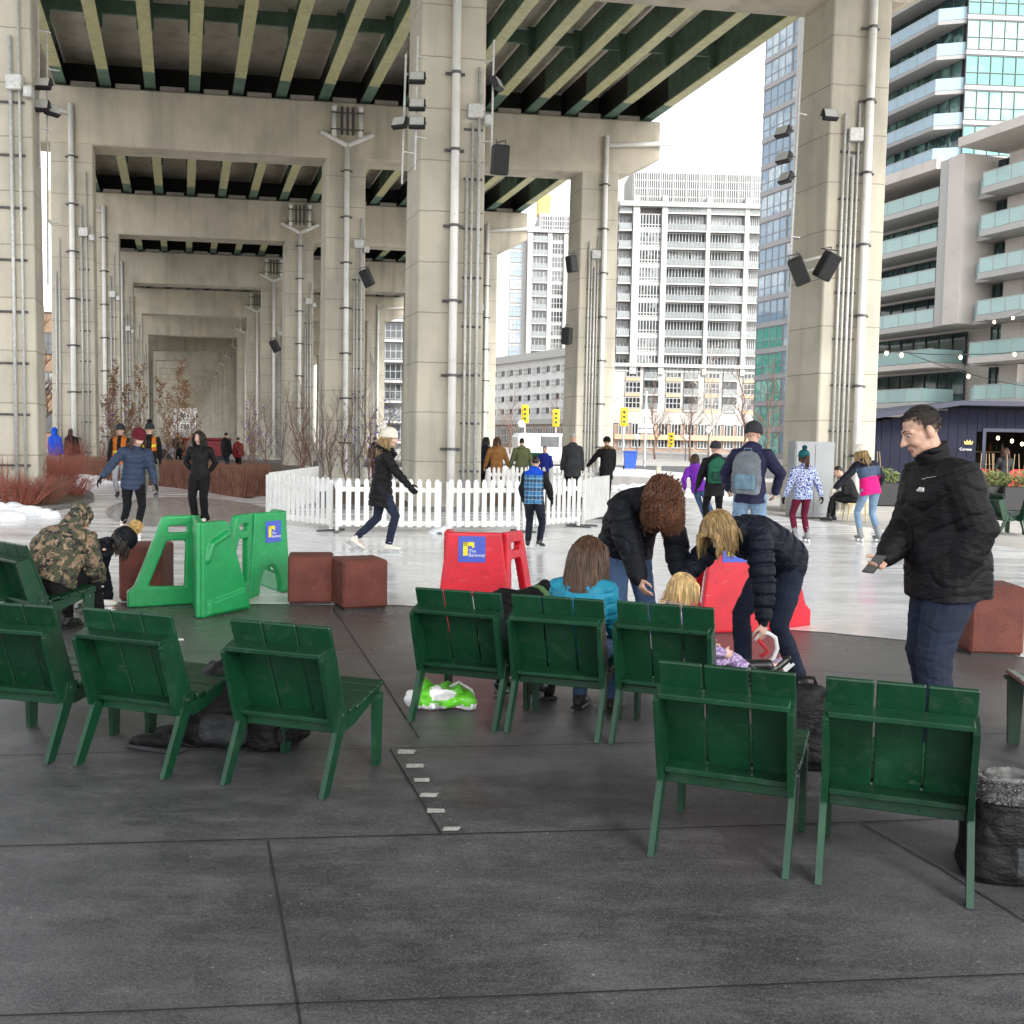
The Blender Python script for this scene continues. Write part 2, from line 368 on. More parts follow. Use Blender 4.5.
        for m_ in (J['m'] if isinstance(J['m'],list) else [J['m']]): me.materials.append(m_)
        crease(me,J.get('amp',.014)*k,8,J.get('quilt',0)*k,J.get('qamp',.014)*k,segs,len(label))
        if isinstance(J['m'],list):     # bands of colour, by height on the torso and by sleeve
            c=co_of(me); Lz=np.array(g.p3-g.p0); tt=((c-np.array(g.p0))@Lz)/(Lz@Lz); al=J['band'](c/k,tt)
            n=len(me.polygons); lp=np.empty(n,'i'); me.polygons.foreach_get('loop_start',lp); lv=np.empty(len(me.loops),'i'); me.loops.foreach_get('vertex_index',lv)
            me.polygons.foreach_set('material_index',al[lv[lp]].astype('i'))
        o=link('jacket',me,T)
        if J.get('fur'):
            mb=MB(); 
            c0=g.p3+g.dirs[2]*.03*k
            for q in range(420):
                a=random.uniform(0,2*PI); rr=.11*k; b=c0+(g.rv[2]*math.cos(a)+g.fv[2]*math.sin(a)*.85)*rr-g.dirs[2]*(.02+.03*math.sin(a))*k+V(*[random.gauss(0,.015) for _ in'xyz'])*k
                d=(b-c0).normalized()*.05*k+V(*[random.gauss(0,.015) for _ in'xyz'])*k; mb.tube([b,b+d*.6,b+d],[.009*k,.007*k,.001],4)
            mb.build('fur_trim',J['fur'],o,True)
    # --- boots or skates
    if boots:
        for i in(0,1):
            fy=R(footyaw[i]); fd=V(-math.sin(fy),math.cos(fy),0); fp=R(footpitch[i]); X=frame(V(fd.x*math.cos(fp),fd.y*math.cos(fp),-math.sin(fp)),V(0,0,1)+fd*math.sin(fp)*.01) 
            a=g.an[i]; mb=MB(); L=lambda x,y,z: a+X@V(x,y,z)*k
            up=(g.kn[i]-a).normalized(); hgt=boots.get('h',.13)
            mb.tube([L(0,-.035,-.045),a-up*.0,a+up*hgt*k],[.046*k,.052*k,.056*k],12,round_ends=True)
            mb.tube([L(0,-.045,-.045),L(0,.03,-.05),L(0,.11,-.055),L(0,.155,-.058)],[.04*k,.046*k,.045*k,.034*k],12,flat=.8,up=X@V(1,0,0),round_ends=True)
            me=remesh(mb,min(vox,.011),2,'boot'); me.materials.append(boots['m']); b=link('skate' if boots.get('blade') else 'boot',me,T)
            if boots.get('blade'):
                q=MB(); XX=Matrix.Translation(a)@X.to_4x4()
                q.box(-.006*k,.006*k,-.11*k,.17*k,-.142*k,-.118*k,0,XX); q.box(-.018*k,.018*k,-.08*k,-.02*k,-.12*k,-.08*k,0,XX); q.box(-.018*k,.018*k,.06*k,.14*k,-.12*k,-.088*k,0,XX); q.build('blade',boots['blade'],b)
                if boots.get('lace'):
                    q=MB()
                    for z in range(5):
                        t=z/4; c0=L(0,.10-.07*t,-.012+.012*t); q.tube([c0+X@V(-.03,0,-.008)*k,c0+X@V(0,.004,.006)*k,c0+X@V(.03,0,-.008)*k],.005*k,6)
                    q.build('laces',boots['lace'],b)
            else:
                q=MB(); XX=Matrix.Translation(a)@X.to_4x4(); q.rbox(-.045*k,.045*k,-.085*k,.185*k,-.095*k,-.072*k,.008,0,XX); q.build('sole',boots.get('sole',boots['m']),b)
    if gloves:
        for i in(0,1):
            if gloves.get('only') is not None and i!=gloves['only']: continue
            mb=MB(); hand(mb,g,i,1.22,curl[i],8); me=remesh(mb,min(vox,.008),2,'glove'); me.materials.append(gloves['m']); link('glove',me,T)
    if hair: hair_for(g,T,dict(hair,hat=bool(hat)))
    if hat: hat_for(g,T,hat,vox)
    if scarf:
        mb=MB(); c0=g.p3+(g.hc-g.p3)*.25
        for q in range(2): mb.tube([c0+(g.rv[2]*math.cos(t)+g.fv[2]*math.sin(t))*.085*k+V(0,0,(q-.5)*.045*k) for t in [2*PI*j/14 for j in range(15)]],.034*k,8)
        me=remesh(mb,max(vox,.01),2,'scarf'); me.materials.append(scarf); crease(me,.015*k,14); link('scarf',me,T)
    return g
def hair_for(g,T,hr):
    k=g.k; H=g.H; c=g.hc; m=hr['m']; st=hr['style']; L=hr.get('len',.3)*k; nS=hr.get('n',120); mb=MB(); grav=V(0,0,-1)
    ec=c+H@V(0,-.012,.032)*k; er=(V(.0775,.0975,.0912) if st=='short' else V(.080,.100,.094))*k; Hi=H.transposed(); th=hr.get('r',.009)*k
    # scalp cap
    nn,kk=28,20; vs=[];keep={}
    def hl(d):   # hairline in head space: how far down hair grows in a direction
        f=d.y
        if st=='short':
            if f>.6: return d.z>.44
            if f>.22: return d.z>-.34+(f-.22)/.38*.78
            return d.z>(-.36 if f>-.25 else -.62)
        if st=='never': return d.z> (.34-.30*max(0,abs(d.x)-.25) if f>.55 else (-.22+.9*max(0,f-.12) if f>0 else -.38-.35*min(1,-f))) and not (abs(d.x)>.75 and abs(f+.02)<.22 and d.z<-.12)
        return d.z>(.42 if f>.5 else -.55)
    rows=[]
    for i in range(kk+1):
        t=PI/2-PI*i/kk*.86
        for j in range(nn):
            a=2*PI*j/nn; d=V(math.cos(t)*math.cos(a),math.cos(t)*math.sin(a),math.sin(t)); jit=(.985 if st=='short' else 1)+(.012 if st=='short' else .05)*(noise.noise(d*9)); vs.append((ec+H@V(d.x*er.x,d.y*er.y,d.z*er.z)*jit,hl(d)))
    fs=[]
    for i in range(kk):
        for j in range(nn):
            q=(i*nn+j,i*nn+(j+1)%nn,(i+1)*nn+(j+1)%nn,(i+1)*nn+j)
            if sum(vs[x][1] for x in q)>=3: fs.append(q)
    if not hr.get('hat'): mb.add([v[0] for v in vs],fs)
    else: mb.add([v[0] for v in vs],[f for f in fs if f[0]//nn>=9])
    if st!='short':
        for q in range(nS):
            while True:
                d=V(random.gauss(0,1),random.gauss(-.25,1),random.gauss(.0 if hr.get('hat') else .5,.5 if hr.get('hat') else .8)).normalized()
                if hl(d) and d.z>-.25 and (not hr.get('hat') or d.z<.12) : break
            p=ec+H@V(d.x*er.x,d.y*er.y,d.z*er.z); pts=[p]; steps=9; ll=L*random.uniform(.75,1.1); dirv=(H@(d+V(hr.get('part',0)*.3,-.3,.2))).normalized(); ph=random.uniform(0,6.28); sp=random.choice((-1,1))
            for j in range(steps):
                dirv=(dirv*.5+grav*.6+H@V(0,-.10,0)*hr.get('back',1)).normalized(); p=p+dirv*ll/steps
                for _ in range(2):
                    e=Hi@(p-ec); s=V(e.x/er.x,e.y/er.y,e.z/er.z); lim=1.03+.10*((q*37%100)/100)
                    if s.length<lim: s=s.normalized()*lim; p=ec+H@V(s.x*er.x,s.y*er.y,s.z*er.z)
                    b=p-g.p3; ax=g.dirs[2]; rr=b-ax*b.dot(ax)
                    if b.dot(ax)<.06*k and rr.length<.13*k and b.dot(ax)>-.25*k: p=p+rr.normalized()*(.13*k-rr.length)*.8
                e=Hi@(p-ec)
                if e.y>.035*k and e.z<.05*k and abs(e.x)<.066*k and not hr.get('front'):
                    e.x=math.copysign(.066*k+.012*k*((q*13%10)/10),e.x if abs(e.x)>.002 else q%2-.5); p=ec+H@e
                o=V(0,0,0)
                if st=='curly':
                    a=ph+sp*j*1.6; o=V(math.cos(a),math.sin(a),math.sin(a*1.3))*hr.get('amp',.024)*k*(.4+.6*j/steps)
                elif st=='wavy': o=V(math.cos(ph+j*.8),math.sin(ph+j*.8),0)*.006*k
                pts.append(p+o)
            if st=='curly':   # finer spiral
                fine=[]
                for j in range(len(pts)-1):
                    for w in(0,.5): fine.append(pts[j].lerp(pts[j+1],w)+V(math.cos(ph+j*2+w*4),math.sin(ph+j*2+w*4),math.cos(ph*2+j+w*3))*.012*k)
                pts=fine+[pts[-1]]
            n_=len(pts); mb.tube(pts,[th*(1-.72*(j/(n_-1))**2) for j in range(n_)],5)
    if hr.get('tail'):
        b=ec+H@V(0,-.095,.0)*k
        for q in range(30):
            o=V(random.gauss(0,.012),random.gauss(0,.012),random.gauss(0,.012))*k; mb.tube([b+o*.4,b+H@V(0,-.04,0)*k+o,b+H@V(0,-.05,0)*k+V(0,0,-.12)*k+o*1.3,b+H@V(0,-.03,0)*k+V(0,0,-.24)*k+o],[.01*k,.012*k,.01*k,.003*k],5)
    for s in(-1,1):
        b0=[c+H@V(s*x,y,z)*k for x,y,z in((.013,.0965,.024),(.03,.0915,.030),(.052,.073,.024))]; mb.tube(b0,[.0038*k,.0042*k,.002*k],6)
    mm=[m]
    if st=='short' and hr.get('fade'):
        mm=[m,hr['fade']]
        for q_ in range(int(hr.get('fuzz',0))):
            d=V(random.gauss(0,1),random.gauss(-.2,1),random.gauss(.4,.9)).normalized()
            if not hl(d): continue
            low=not hl((d-V(0,0,.22)).normalized()); p=ec+H@V(d.x*er.x,d.y*er.y,d.z*er.z); n_=(H@V(d.x*.8,d.y*.6+.35,d.z)).normalized()
            L_=(.002 if low else .006)*k*random.uniform(.7,1.3); mb.tube([p-n_*.002,p+n_*L_*.6,p+n_*L_+H@V(random.gauss(0,.003),.003,0)*k],[.0013*k,.001*k,.0004*k],3)
        for i_,f in enumerate(mb.f[:len(fs)]):
            d=Hi@(V(*mb.v[f[0]])-ec); d=V(d.x/er.x,d.y/er.y,d.z/er.z)
            if not hl((d-V(0,0,.30)).normalized()): mb.m[i_]=1
    mb.build('hair',mm,T,True)
def hat_for(g,T,ht,vox):
    k=g.k; H=g.H; c=g.hc+H@V(0,-.012,.045)*k; mb=MB(); rows=[]
    rad=[(-.02,.100,.120),(.02,.106,.126),(.05,.104,.122),(.08,.090,.106),(.106,.062,.075),(.122,.024,.034)] if ht.get('style')!='cap' else [(.0,.082,.104),(.04,.083,.104),(.075,.066,.084),(.09,.03,.04)]
    rings=[[c+H@V(math.cos(t)*a,math.sin(t)*b,z)*k for t in [2*PI*j/24 for j in range(24)]] for z,a,b in rad]
    mb.ring(rings); o=None
    if ht.get('style')=='cap': mb.ell(c+H@V(0,.12,.0)*k,(.07*k,.07*k,.012*k),12,6,X=H)
    o=mb.build('hat',ht['m'],T,True)
    if ht.get('style')!='cap':
        mb=MB(); mb.ring([[c+H@V(math.cos(t)*a,math.sin(t)*b,z)*k for t in [2*PI*j/24 for j in range(24)]] for z,a,b in[(-.035,.102,.122),(-.032,.109,.129),(.012,.110,.130),(.018,.103,.123)]]); mb.build('brim',ht.get('brim',ht['m']),o,True)
    if ht.get('pom'):
        mb=MB(); pc=c+H@V(0,-.02,.155)*k if not ht.get('pomat') else c+H@V(*ht['pomat'])*k; r=ht.get('pr',.05)*k; mb.ell(pc,r*.7,10,8)
        for q in range(300):
            d=V(random.gauss(0,1),random.gauss(0,1),random.gauss(0,1)).normalized(); mb.tube([pc+d*r*.5,pc+d*r*random.uniform(.9,1.15)],[r*.10,r*.04],4)
        mb.build('pompom',ht['pom'],o)
# ------------------------------------------------------------------ world and light: an overcast day
w=bpy.data.worlds.new('World'); S.world=w; w.use_nodes=True; nt=w.node_tree; bg=nt.nodes['Background']
sky=nt.nodes.new('ShaderNodeTexSky'); sky.sky_type='NISHITA'; sky.sun_disc=False; sky.sun_elevation=R(38); sky.sun_rotation=R(150); sky.air_density=1.0; sky.dust_density=2.0; sky.ozone_density=1.0; sky.altitude=0
bw=nt.nodes.new('ShaderNodeRGBToBW'); nt.links.new(sky.outputs[0],bw.inputs[0])
mx=nt.nodes.new('ShaderNodeMix'); mx.data_type='RGBA'; mx.inputs[0].default_value=.88; nt.links.new(sky.outputs[0],mx.inputs[6]); nt.links.new(bw.outputs[0],mx.inputs[7]); nt.links.new(mx.outputs[2],bg.inputs[0]); bg.inputs[1].default_value=.15
sl=bpy.data.lights.new('Sun','SUN'); sl.energy=1.0; sl.angle=R(14); sl.color=(1,.97,.92); so=bpy.data.objects.new('Sun',sl); COL.objects.link(so)
az=R(150); el=R(38); sd=V(math.sin(az)*math.cos(el),math.cos(az)*math.cos(el),math.sin(el)); so.rotation_euler=(-sd).to_track_quat('-Z','Y').to_euler(); so.location=(0,0,60)
S.view_settings.view_transform='Standard'; S.view_settings.look='None'; S.view_settings.exposure=1.85
cd=bpy.data.cameras.new('Camera'); cam=bpy.data.objects.new('Camera',cd); COL.objects.link(cam); cd.lens=F/1024*36; cd.sensor_width=36; cd.clip_end=5000; cd.clip_start=.05
fw=V(0,math.cos(PIT),math.sin(PIT)); rt=V(1,0,0); up=rt.cross(fw)
c_,s_=math.cos(ROL),math.sin(ROL); r2=rt*c_+up*s_; u2=up*c_-rt*s_
cam.matrix_world=Matrix(((r2.x,u2.x,-fw.x,0),(r2.y,u2.y,-fw.y,0),(r2.z,u2.z,-fw.z,HC),(0,0,0,1))); S.camera=cam
# ------------------------------------------------------------------ setting materials
def concrete_mat(name,base,joint=0,warm=(.50,.42,.30)):
    m,nt,b=nodes(name); f=noise_fac(nt,.7,6,'Position'); c=ramp(nt,f,[(.3,tuple(x*.78 for x in base)),(.55,base),(.75,tuple(min(1,x*1.12) for x in base))])
    g=noise_fac(nt,1.1,5,'Position',stretch=(1.6,1.6,.18)); c=mixc(nt,mth(nt,'MULTIPLY',ramp(nt,g,[(.48,(0,0,0)),(.66,(1,1,1))]),.5),c,tuple(x*.55 for x in base))
    g2=noise_fac(nt,.35,4,'Position'); c=mixc(nt,mth(nt,'MULTIPLY',ramp(nt,g2,[(.52,(0,0,0)),(.7,(1,1,1))]),.3),c,warm)
    g3=noise_fac(nt,38,3,'Position'); c=mixc(nt,mth(nt,'MULTIPLY',ramp(nt,g3,[(.68,(0,0,0)),(.76,(1,1,1))]),.4),c,tuple(x*.5 for x in base))
    h=noise_fac(nt,22,5,'Position')
    if joint:
        ge=N(nt,'NewGeometry'); sp=N(nt,'SeparateXYZ'); nt.links.new(ge.outputs['Position'],sp.inputs[0])
        w_=noise_fac(nt,3,2,'Position'); z=mth(nt,'ADD',sp.outputs['Z'],mth(nt,'MULTIPLY',w_,.05)); q=mth(nt,'FRACT',mth(nt,'DIVIDE',z,joint)); ln=mth(nt,'LESS_THAN',q,.022/joint*1.3)
        c=mixc(nt,mth(nt,'MULTIPLY',ln,.62),c,tuple(x*.3 for x in base)); h=mth(nt,'SUBTRACT',h,mth(nt,'MULTIPLY',ln,2.0))
        bd=mth(nt,'FRACT',mth(nt,'MULTIPLY',mth(nt,'FLOOR',mth(nt,'DIVIDE',z,joint)),.377)); c=mixc(nt,mth(nt,'MULTIPLY',bd,.22),c,tuple(x*.72 for x in base))
    nt.links.new(c,b.inputs['Base Color']); b.inputs['Roughness'].default_value=.85; bump(nt,b,h,.35,.012); return m
CON=concrete_mat('column_concrete',(.50,.465,.38),1.12); BEAM=concrete_mat('beam_concrete',(.53,.48,.385)); DECK=concrete_mat('deck_concrete',(.76,.69,.57)); SOFF=concrete_mat('bearing_concrete',(.36,.34,.29))
FLANGE=pm('flange_paint',(.46,.45,.245),.5,.14,3,.15,30,co='Position',dirt=((.22,.12,.04),.55)); GREEN=pm('girder_green',(.10,.165,.12),.6,.35,2,.1,30,co='Position',dirt=((.03,.035,.03),.7)); ENDG=pm('girder_end',(.10,.17,.13),.6,.3,2,co='Position'); BLACK=pm('black_steel',(.012,.012,.013),.55,.3,12)
WPIPE=pm('white_pipe',(.74,.73,.69),.4,.08,2,co='Position',dirt=((.4,.38,.33),.35)); GALV=pm('galvanised',(.50,.50,.48),.5,.2,14,metal=.25); DGREY=pm('dark_steel',(.11,.11,.112),.5,.3,12,metal=.3)
def ice_mat():
    m,nt,b=nodes('ice'); s1=noise_fac(nt,1.3,6,'Position',stretch=(.35,1.7,1),rough=.65); s2=noise_fac(nt,7,5,'Position',stretch=(.25,1.6,1),rough=.7); s3=noise_fac(nt,.25,3,'Position')
    c=ramp(nt,s1,[(.30,(.77,.78,.79)),(.5,(.86,.863,.868)),(.68,(.90,.902,.905))]); c=mixc(nt,mth(nt,'MULTIPLY',ramp(nt,s2,[(.5,(0,0,0)),(.66,(1,1,1))]),.5),c,(.88,.885,.89))
    # scratches cut by blades
    v=noise_fac(nt,26,6,'Position',stretch=(.12,1,1),rough=.8); c=mixc(nt,mth(nt,'MULTIPLY',ramp(nt,v,[(.55,(0,0,0)),(.60,(1,1,1))]),.42),c,(.52,.53,.56))
    c=mixc(nt,mth(nt,'MULTIPLY',ramp(nt,s3,[(.52,(0,0,0)),(.68,(1,1,1))]),.3),c,(.62,.62,.62))
    nt.links.new(c,b.inputs['Base Color']); rg=ramp(nt,s1,[(.35,(.08,)*3),(.6,(.34,)*3)]); nt.links.new(rg,b.inputs['Roughness']); b.inputs['IOR'].default_value=1.33
    b.inputs['Coat Weight'].default_value=.12; b.inputs['Coat Roughness'].default_value=.1; b.inputs['Coat IOR'].default_value=1.33
    bump(nt,b,mth(nt,'ADD',s2,mth(nt,'MULTIPLY',v,.4)),.12,.01); return m
ICE=ice_mat()
def mat_mat():
    m,nt,b=nodes('rubber_matting'); a=noise_fac(nt,.9,6,'Position',rough=.7); f=noise_fac(nt,150,3,'Position',rough=.8); d=noise_fac(nt,5,7,'Position',stretch=(.4,1.3,1),rough=.8); q=noise_fac(nt,.45,5,'Position',rough=.65)
    c=ramp(nt,a,[(.28,(.016,.017,.019)),(.5,(.040,.041,.046)),(.72,(.085,.086,.092))])
    c=mixc(nt,mth(nt,'MULTIPLY',ramp(nt,d,[(.47,(0,0,0)),(.66,(1,1,1))]),.65),c,(.105,.106,.112))
    k=noise_fac(nt,2.2,6,'Position',stretch=(.5,1.2,1),rough=.75); c=mixc(nt,mth(nt,'MULTIPLY',ramp(nt,k,[(.30,(1,1,1)),(.44,(0,0,0))]),.75),c,(.011,.011,.013))
    c=mixc(nt,mth(nt,'MULTIPLY',ramp(nt,f,[(.50,(0,0,0)),(.66,(1,1,1))]),.6),c,(.16,.158,.155)); c=mixc(nt,mth(nt,'MULTIPLY',ramp(nt,f,[(.32,(1,1,1)),(.47,(0,0,0))]),.7),c,(.010,.010,.011))
    sp=noise_fac(nt,48,2,'Position'); c=mixc(nt,mth(nt,'MULTIPLY',ramp(nt,sp,[(.72,(0,0,0)),(.76,(1,1,1))]),.6),c,(.34,.33,.31))
    ge=N(nt,'NewGeometry'); sx=N(nt,'SeparateXYZ'); nt.links.new(ge.outputs['Position'],sx.inputs[0])
    yy=mth(nt,'ADD',sx.outputs['Y'],mth(nt,'MULTIPLY',q,3.2)); wet_sheen=ramp(nt,mth(nt,'DIVIDE',mth(nt,'SUBTRACT',yy,6.4),3.4),[(0,(0,0,0)),(1,(1,1,1))]); c=mixc(nt,mth(nt,'MULTIPLY',wet_sheen,.55),c,(.135,.132,.128))  # lighter tone towards the ice paints the wet floor's sky sheen into colour
    nt.links.new(c,b.inputs['Base Color']); ro=ramp(nt,mth(nt,'ADD',mth(nt,'MULTIPLY',q,.6),mth(nt,'MULTIPLY',a,.5)),[(.42,(.28,)*3),(.66,(.68,)*3)]); ro=mixc(nt,mth(nt,'MULTIPLY',wet_sheen,.7),ro,(.20,.20,.20)); nt.links.new(ro,b.inputs['Roughness'])
    bump(nt,b,mth(nt,'ADD',f,mth(nt,'MULTIPLY',d,1.5)),.45,.006); return m
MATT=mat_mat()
PAVE=concrete_mat('paving',(.42,.405,.38)); ASPH=pm('asphalt',(.10,.10,.10),.85,.25,2,.3,80,co='Position'); SOIL=pm('soil',(.13,.085,.055),.95,.4,5,.8,25,co='Position'); GRAVEL=pm('gravel',(.16,.155,.15),.9,.5,14,.8,30,co='Position'); SNOWM=pm('snow',(.82,.83,.85),.7,.06,6,.5,20,co='Position')
WETREFL=pm('wet_ice_reflection',(.56,.555,.55),.10,.12,3,.06,12,co='Position'); PAINTW=pm('floor_paint',(.36,.355,.335),.7,.3,30,co='Position',dirt=((.08,.08,.08),.9)); SEAM=pm('seam',(.008,.008,.008),.9,.2)  # the puddle's grey has the dark deck's reflection put into its colour
# ------------------------------------------------------------------ ground
MB().add([(-2500,-60,-.03),(2500,-60,-.03),(2500,3500,-.03),(-2500,3500,-.03)],[(0,1,2,3)]).build('ground',PAVE,kind='structure')
def sheet(name,pts,z,m,kind='structure'):
    return MB().add([(p[0],p[1],z) for p in pts],[tuple(range(len(pts)))]).build(name,m,kind=kind)
def smooth_poly(pts,n=6):
    o=[]; L=len(pts)
    for i in range(L):
        a,b,c,d=[V(*pts[(i+j-1)%L][:2],0) for j in range(4)]
        for t in [q/n for q in range(n)]:
            o.append(.5*((2*b)+(c-a)*t+(2*a-5*b+4*c-d)*t*t+(3*b-a-3*c+d)*t**3))
    return o
far=[P(1180,566),P(1000,546),P(887,530),P(784,517),P(735,507),P(760,488),P(700,474),P(600,466),P(480,466),P(330,468),P(268,492),P(250,499),P(235,497),P(165,486),P(110,481),P(75,478),P(20,473),P(-160,474)]
near=[P(-200,580),P(130,603),P(400,605),P(824,632),P(906,640),P(1180,680)]
sheet('ice_rink',near+far,.0,ICE)
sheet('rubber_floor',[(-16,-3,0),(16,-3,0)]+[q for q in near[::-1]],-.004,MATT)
def strip(name,pts,w,z,m):
    mb=MB(); pts=[V(q[0],q[1],z) for q in pts]
    for a,b in zip(pts[:-1],pts[1:]):
        d=(b-a).normalized(); n=V(-d.y,d.x,0)*w/2; mb.add([a-n,b-n,b+n,a+n],[(0,1,2,3)])
    return mb.build(name,m,kind='structure')
for pts,wd in (([(-60,847),(0,846),(440,834),(640,829),(858,822),(1100,812)],.014),([(268,841),(297,1000),(312,1100)],.012),([(-40,1017),(150,1010),(298,1003),(500,996),(745,985),(1060,972)],.012),([(390,749),(441,833)],.014),([(-20,756),(150,751),(390,748),(532,745),(700,741),(960,735),(1060,731)],.010),([(333,608),(385,685),(419,738)],.012),([(861,823),(940,868),(1022,919),(1080,955)],.012),([(175,651),(420,655),(690,665),(1040,682)],.008)):
    strip('mat_seam',[P(*q) for q in pts],wd*.65,.000,SEAM)
mb=MB()
for (x,y) in ((407,752),(416,766),(422,780),(429,795),(436,811),(452,829)):
    j_=lambda: random.uniform(-1.6,1.6); a=P(x-8+j_(),y-2+j_()*.3); b=P(x+9+j_(),y-2); c=P(x+8+j_(),y+2+j_()*.3); d=P(x-9+j_(),y+2); mb.add([(q.x,q.y,.001) for q in(a,b,c,d)],[(0,1,2,3)])
mb.build('floor_marking',PAINTW,kind='structure')
sheet('puddle',smooth_poly([P(*q) for q in((105,512),(125,502),(180,497),(240,502),(268,510),(262,522),(225,528),(170,527),(125,524))]),.004,WETREFL)
sheet('road',[CW(-80,62),CW(120,30),CW(130,52),CW(-80,84)],-.02,ASPH)
def bed(name,pts,h,m,edge):
    pts=smooth_poly(pts); n=len(pts); c=sum(pts,V(0,0,0))/n; mb=MB()
    outer=[V(p.x,p.y,-.02) for p in pts]; top=[V(p.x,p.y,.10) for p in pts]; inn=[p.lerp(c,.10)+V(0,0,.08) for p in pts]; mid=[p.lerp(c,.5)+V(0,0,h) for p in pts]
    vs=outer+top+inn+mid+[c+V(0,0,h*1.1)]; fs=[];ms=[]
    for i in range(n):
        j=(i+1)%n; fs+=[(i,j,n+j,n+i),(n+i,n+j,2*n+j,2*n+i),(2*n+i,2*n+j,3*n+j,3*n+i),(3*n+i,3*n+j,4*n)]; ms+=[1,1,0,0]
    mb.v=[tuple(q) for q in vs]; mb.f=fs; mb.m=ms; return mb.build(name,[m,edge],kind='structure')
bed('planting_bed',[P(-120,512),P(20,512),P(72,508),P(94,500),P(80,491),P(30,484),P(-120,480)],.25,SOIL,GRAVEL)
bed('planting_bed',[P(300,505),P(440,512),P(590,508),P(600,498),P(500,492),P(400,488),P(310,490)],.30,SOIL,GRAVEL)
bed('planting_bed',[P(62,476),P(160,484),P(240,496),P(268,490),P(320,474),P(260,462),P(120,460)],.35,SOIL,GRAVEL)
# ------------------------------------------------------------------ the elevated highway
L0,SP,HB,BD,G=24.24,16.21,12.05,2.03,-.0146*16.21
ORD=['first','second','third','fourth','fifth','sixth','seventh','eighth','ninth','tenth','eleventh','twelfth','thirteenth','fourteenth','fifteenth','sixteenth','seventeenth','eighteenth','nineteenth','twentieth','twenty first','twenty second','twenty third','twenty fourth','twenty fifth','twenty sixth']
NR=24; TS=math.tan(SK)
def rl(row,a): return L0+SP*row+a*TS
def hz(row): return HB+G*min(row,6)
AX={'left':-4.42,'middle':5.08,'right':14.52}; CW_,CT=1.41,1.28
def colshaft(row,side):
    a=AX[side]; mb=MB(); z=hz(row)+.02; tp=.045
    ft=[CW(a-tp,rl(row,a),-.03),CW(a+CW_+tp,rl(row,a+CW_),-.03),CW(a+CW_+tp,rl(row,a+CW_)+CT+.25,-.03),CW(a-tp,rl(row,a)+CT+.25,-.03)]
    hd=[CW(a,rl(row,a),z),CW(a+CW_,rl(row,a+CW_),z),CW(a+CW_,rl(row,a+CW_)+CT,z),CW(a,rl(row,a)+CT,z)]
    return ft,hd
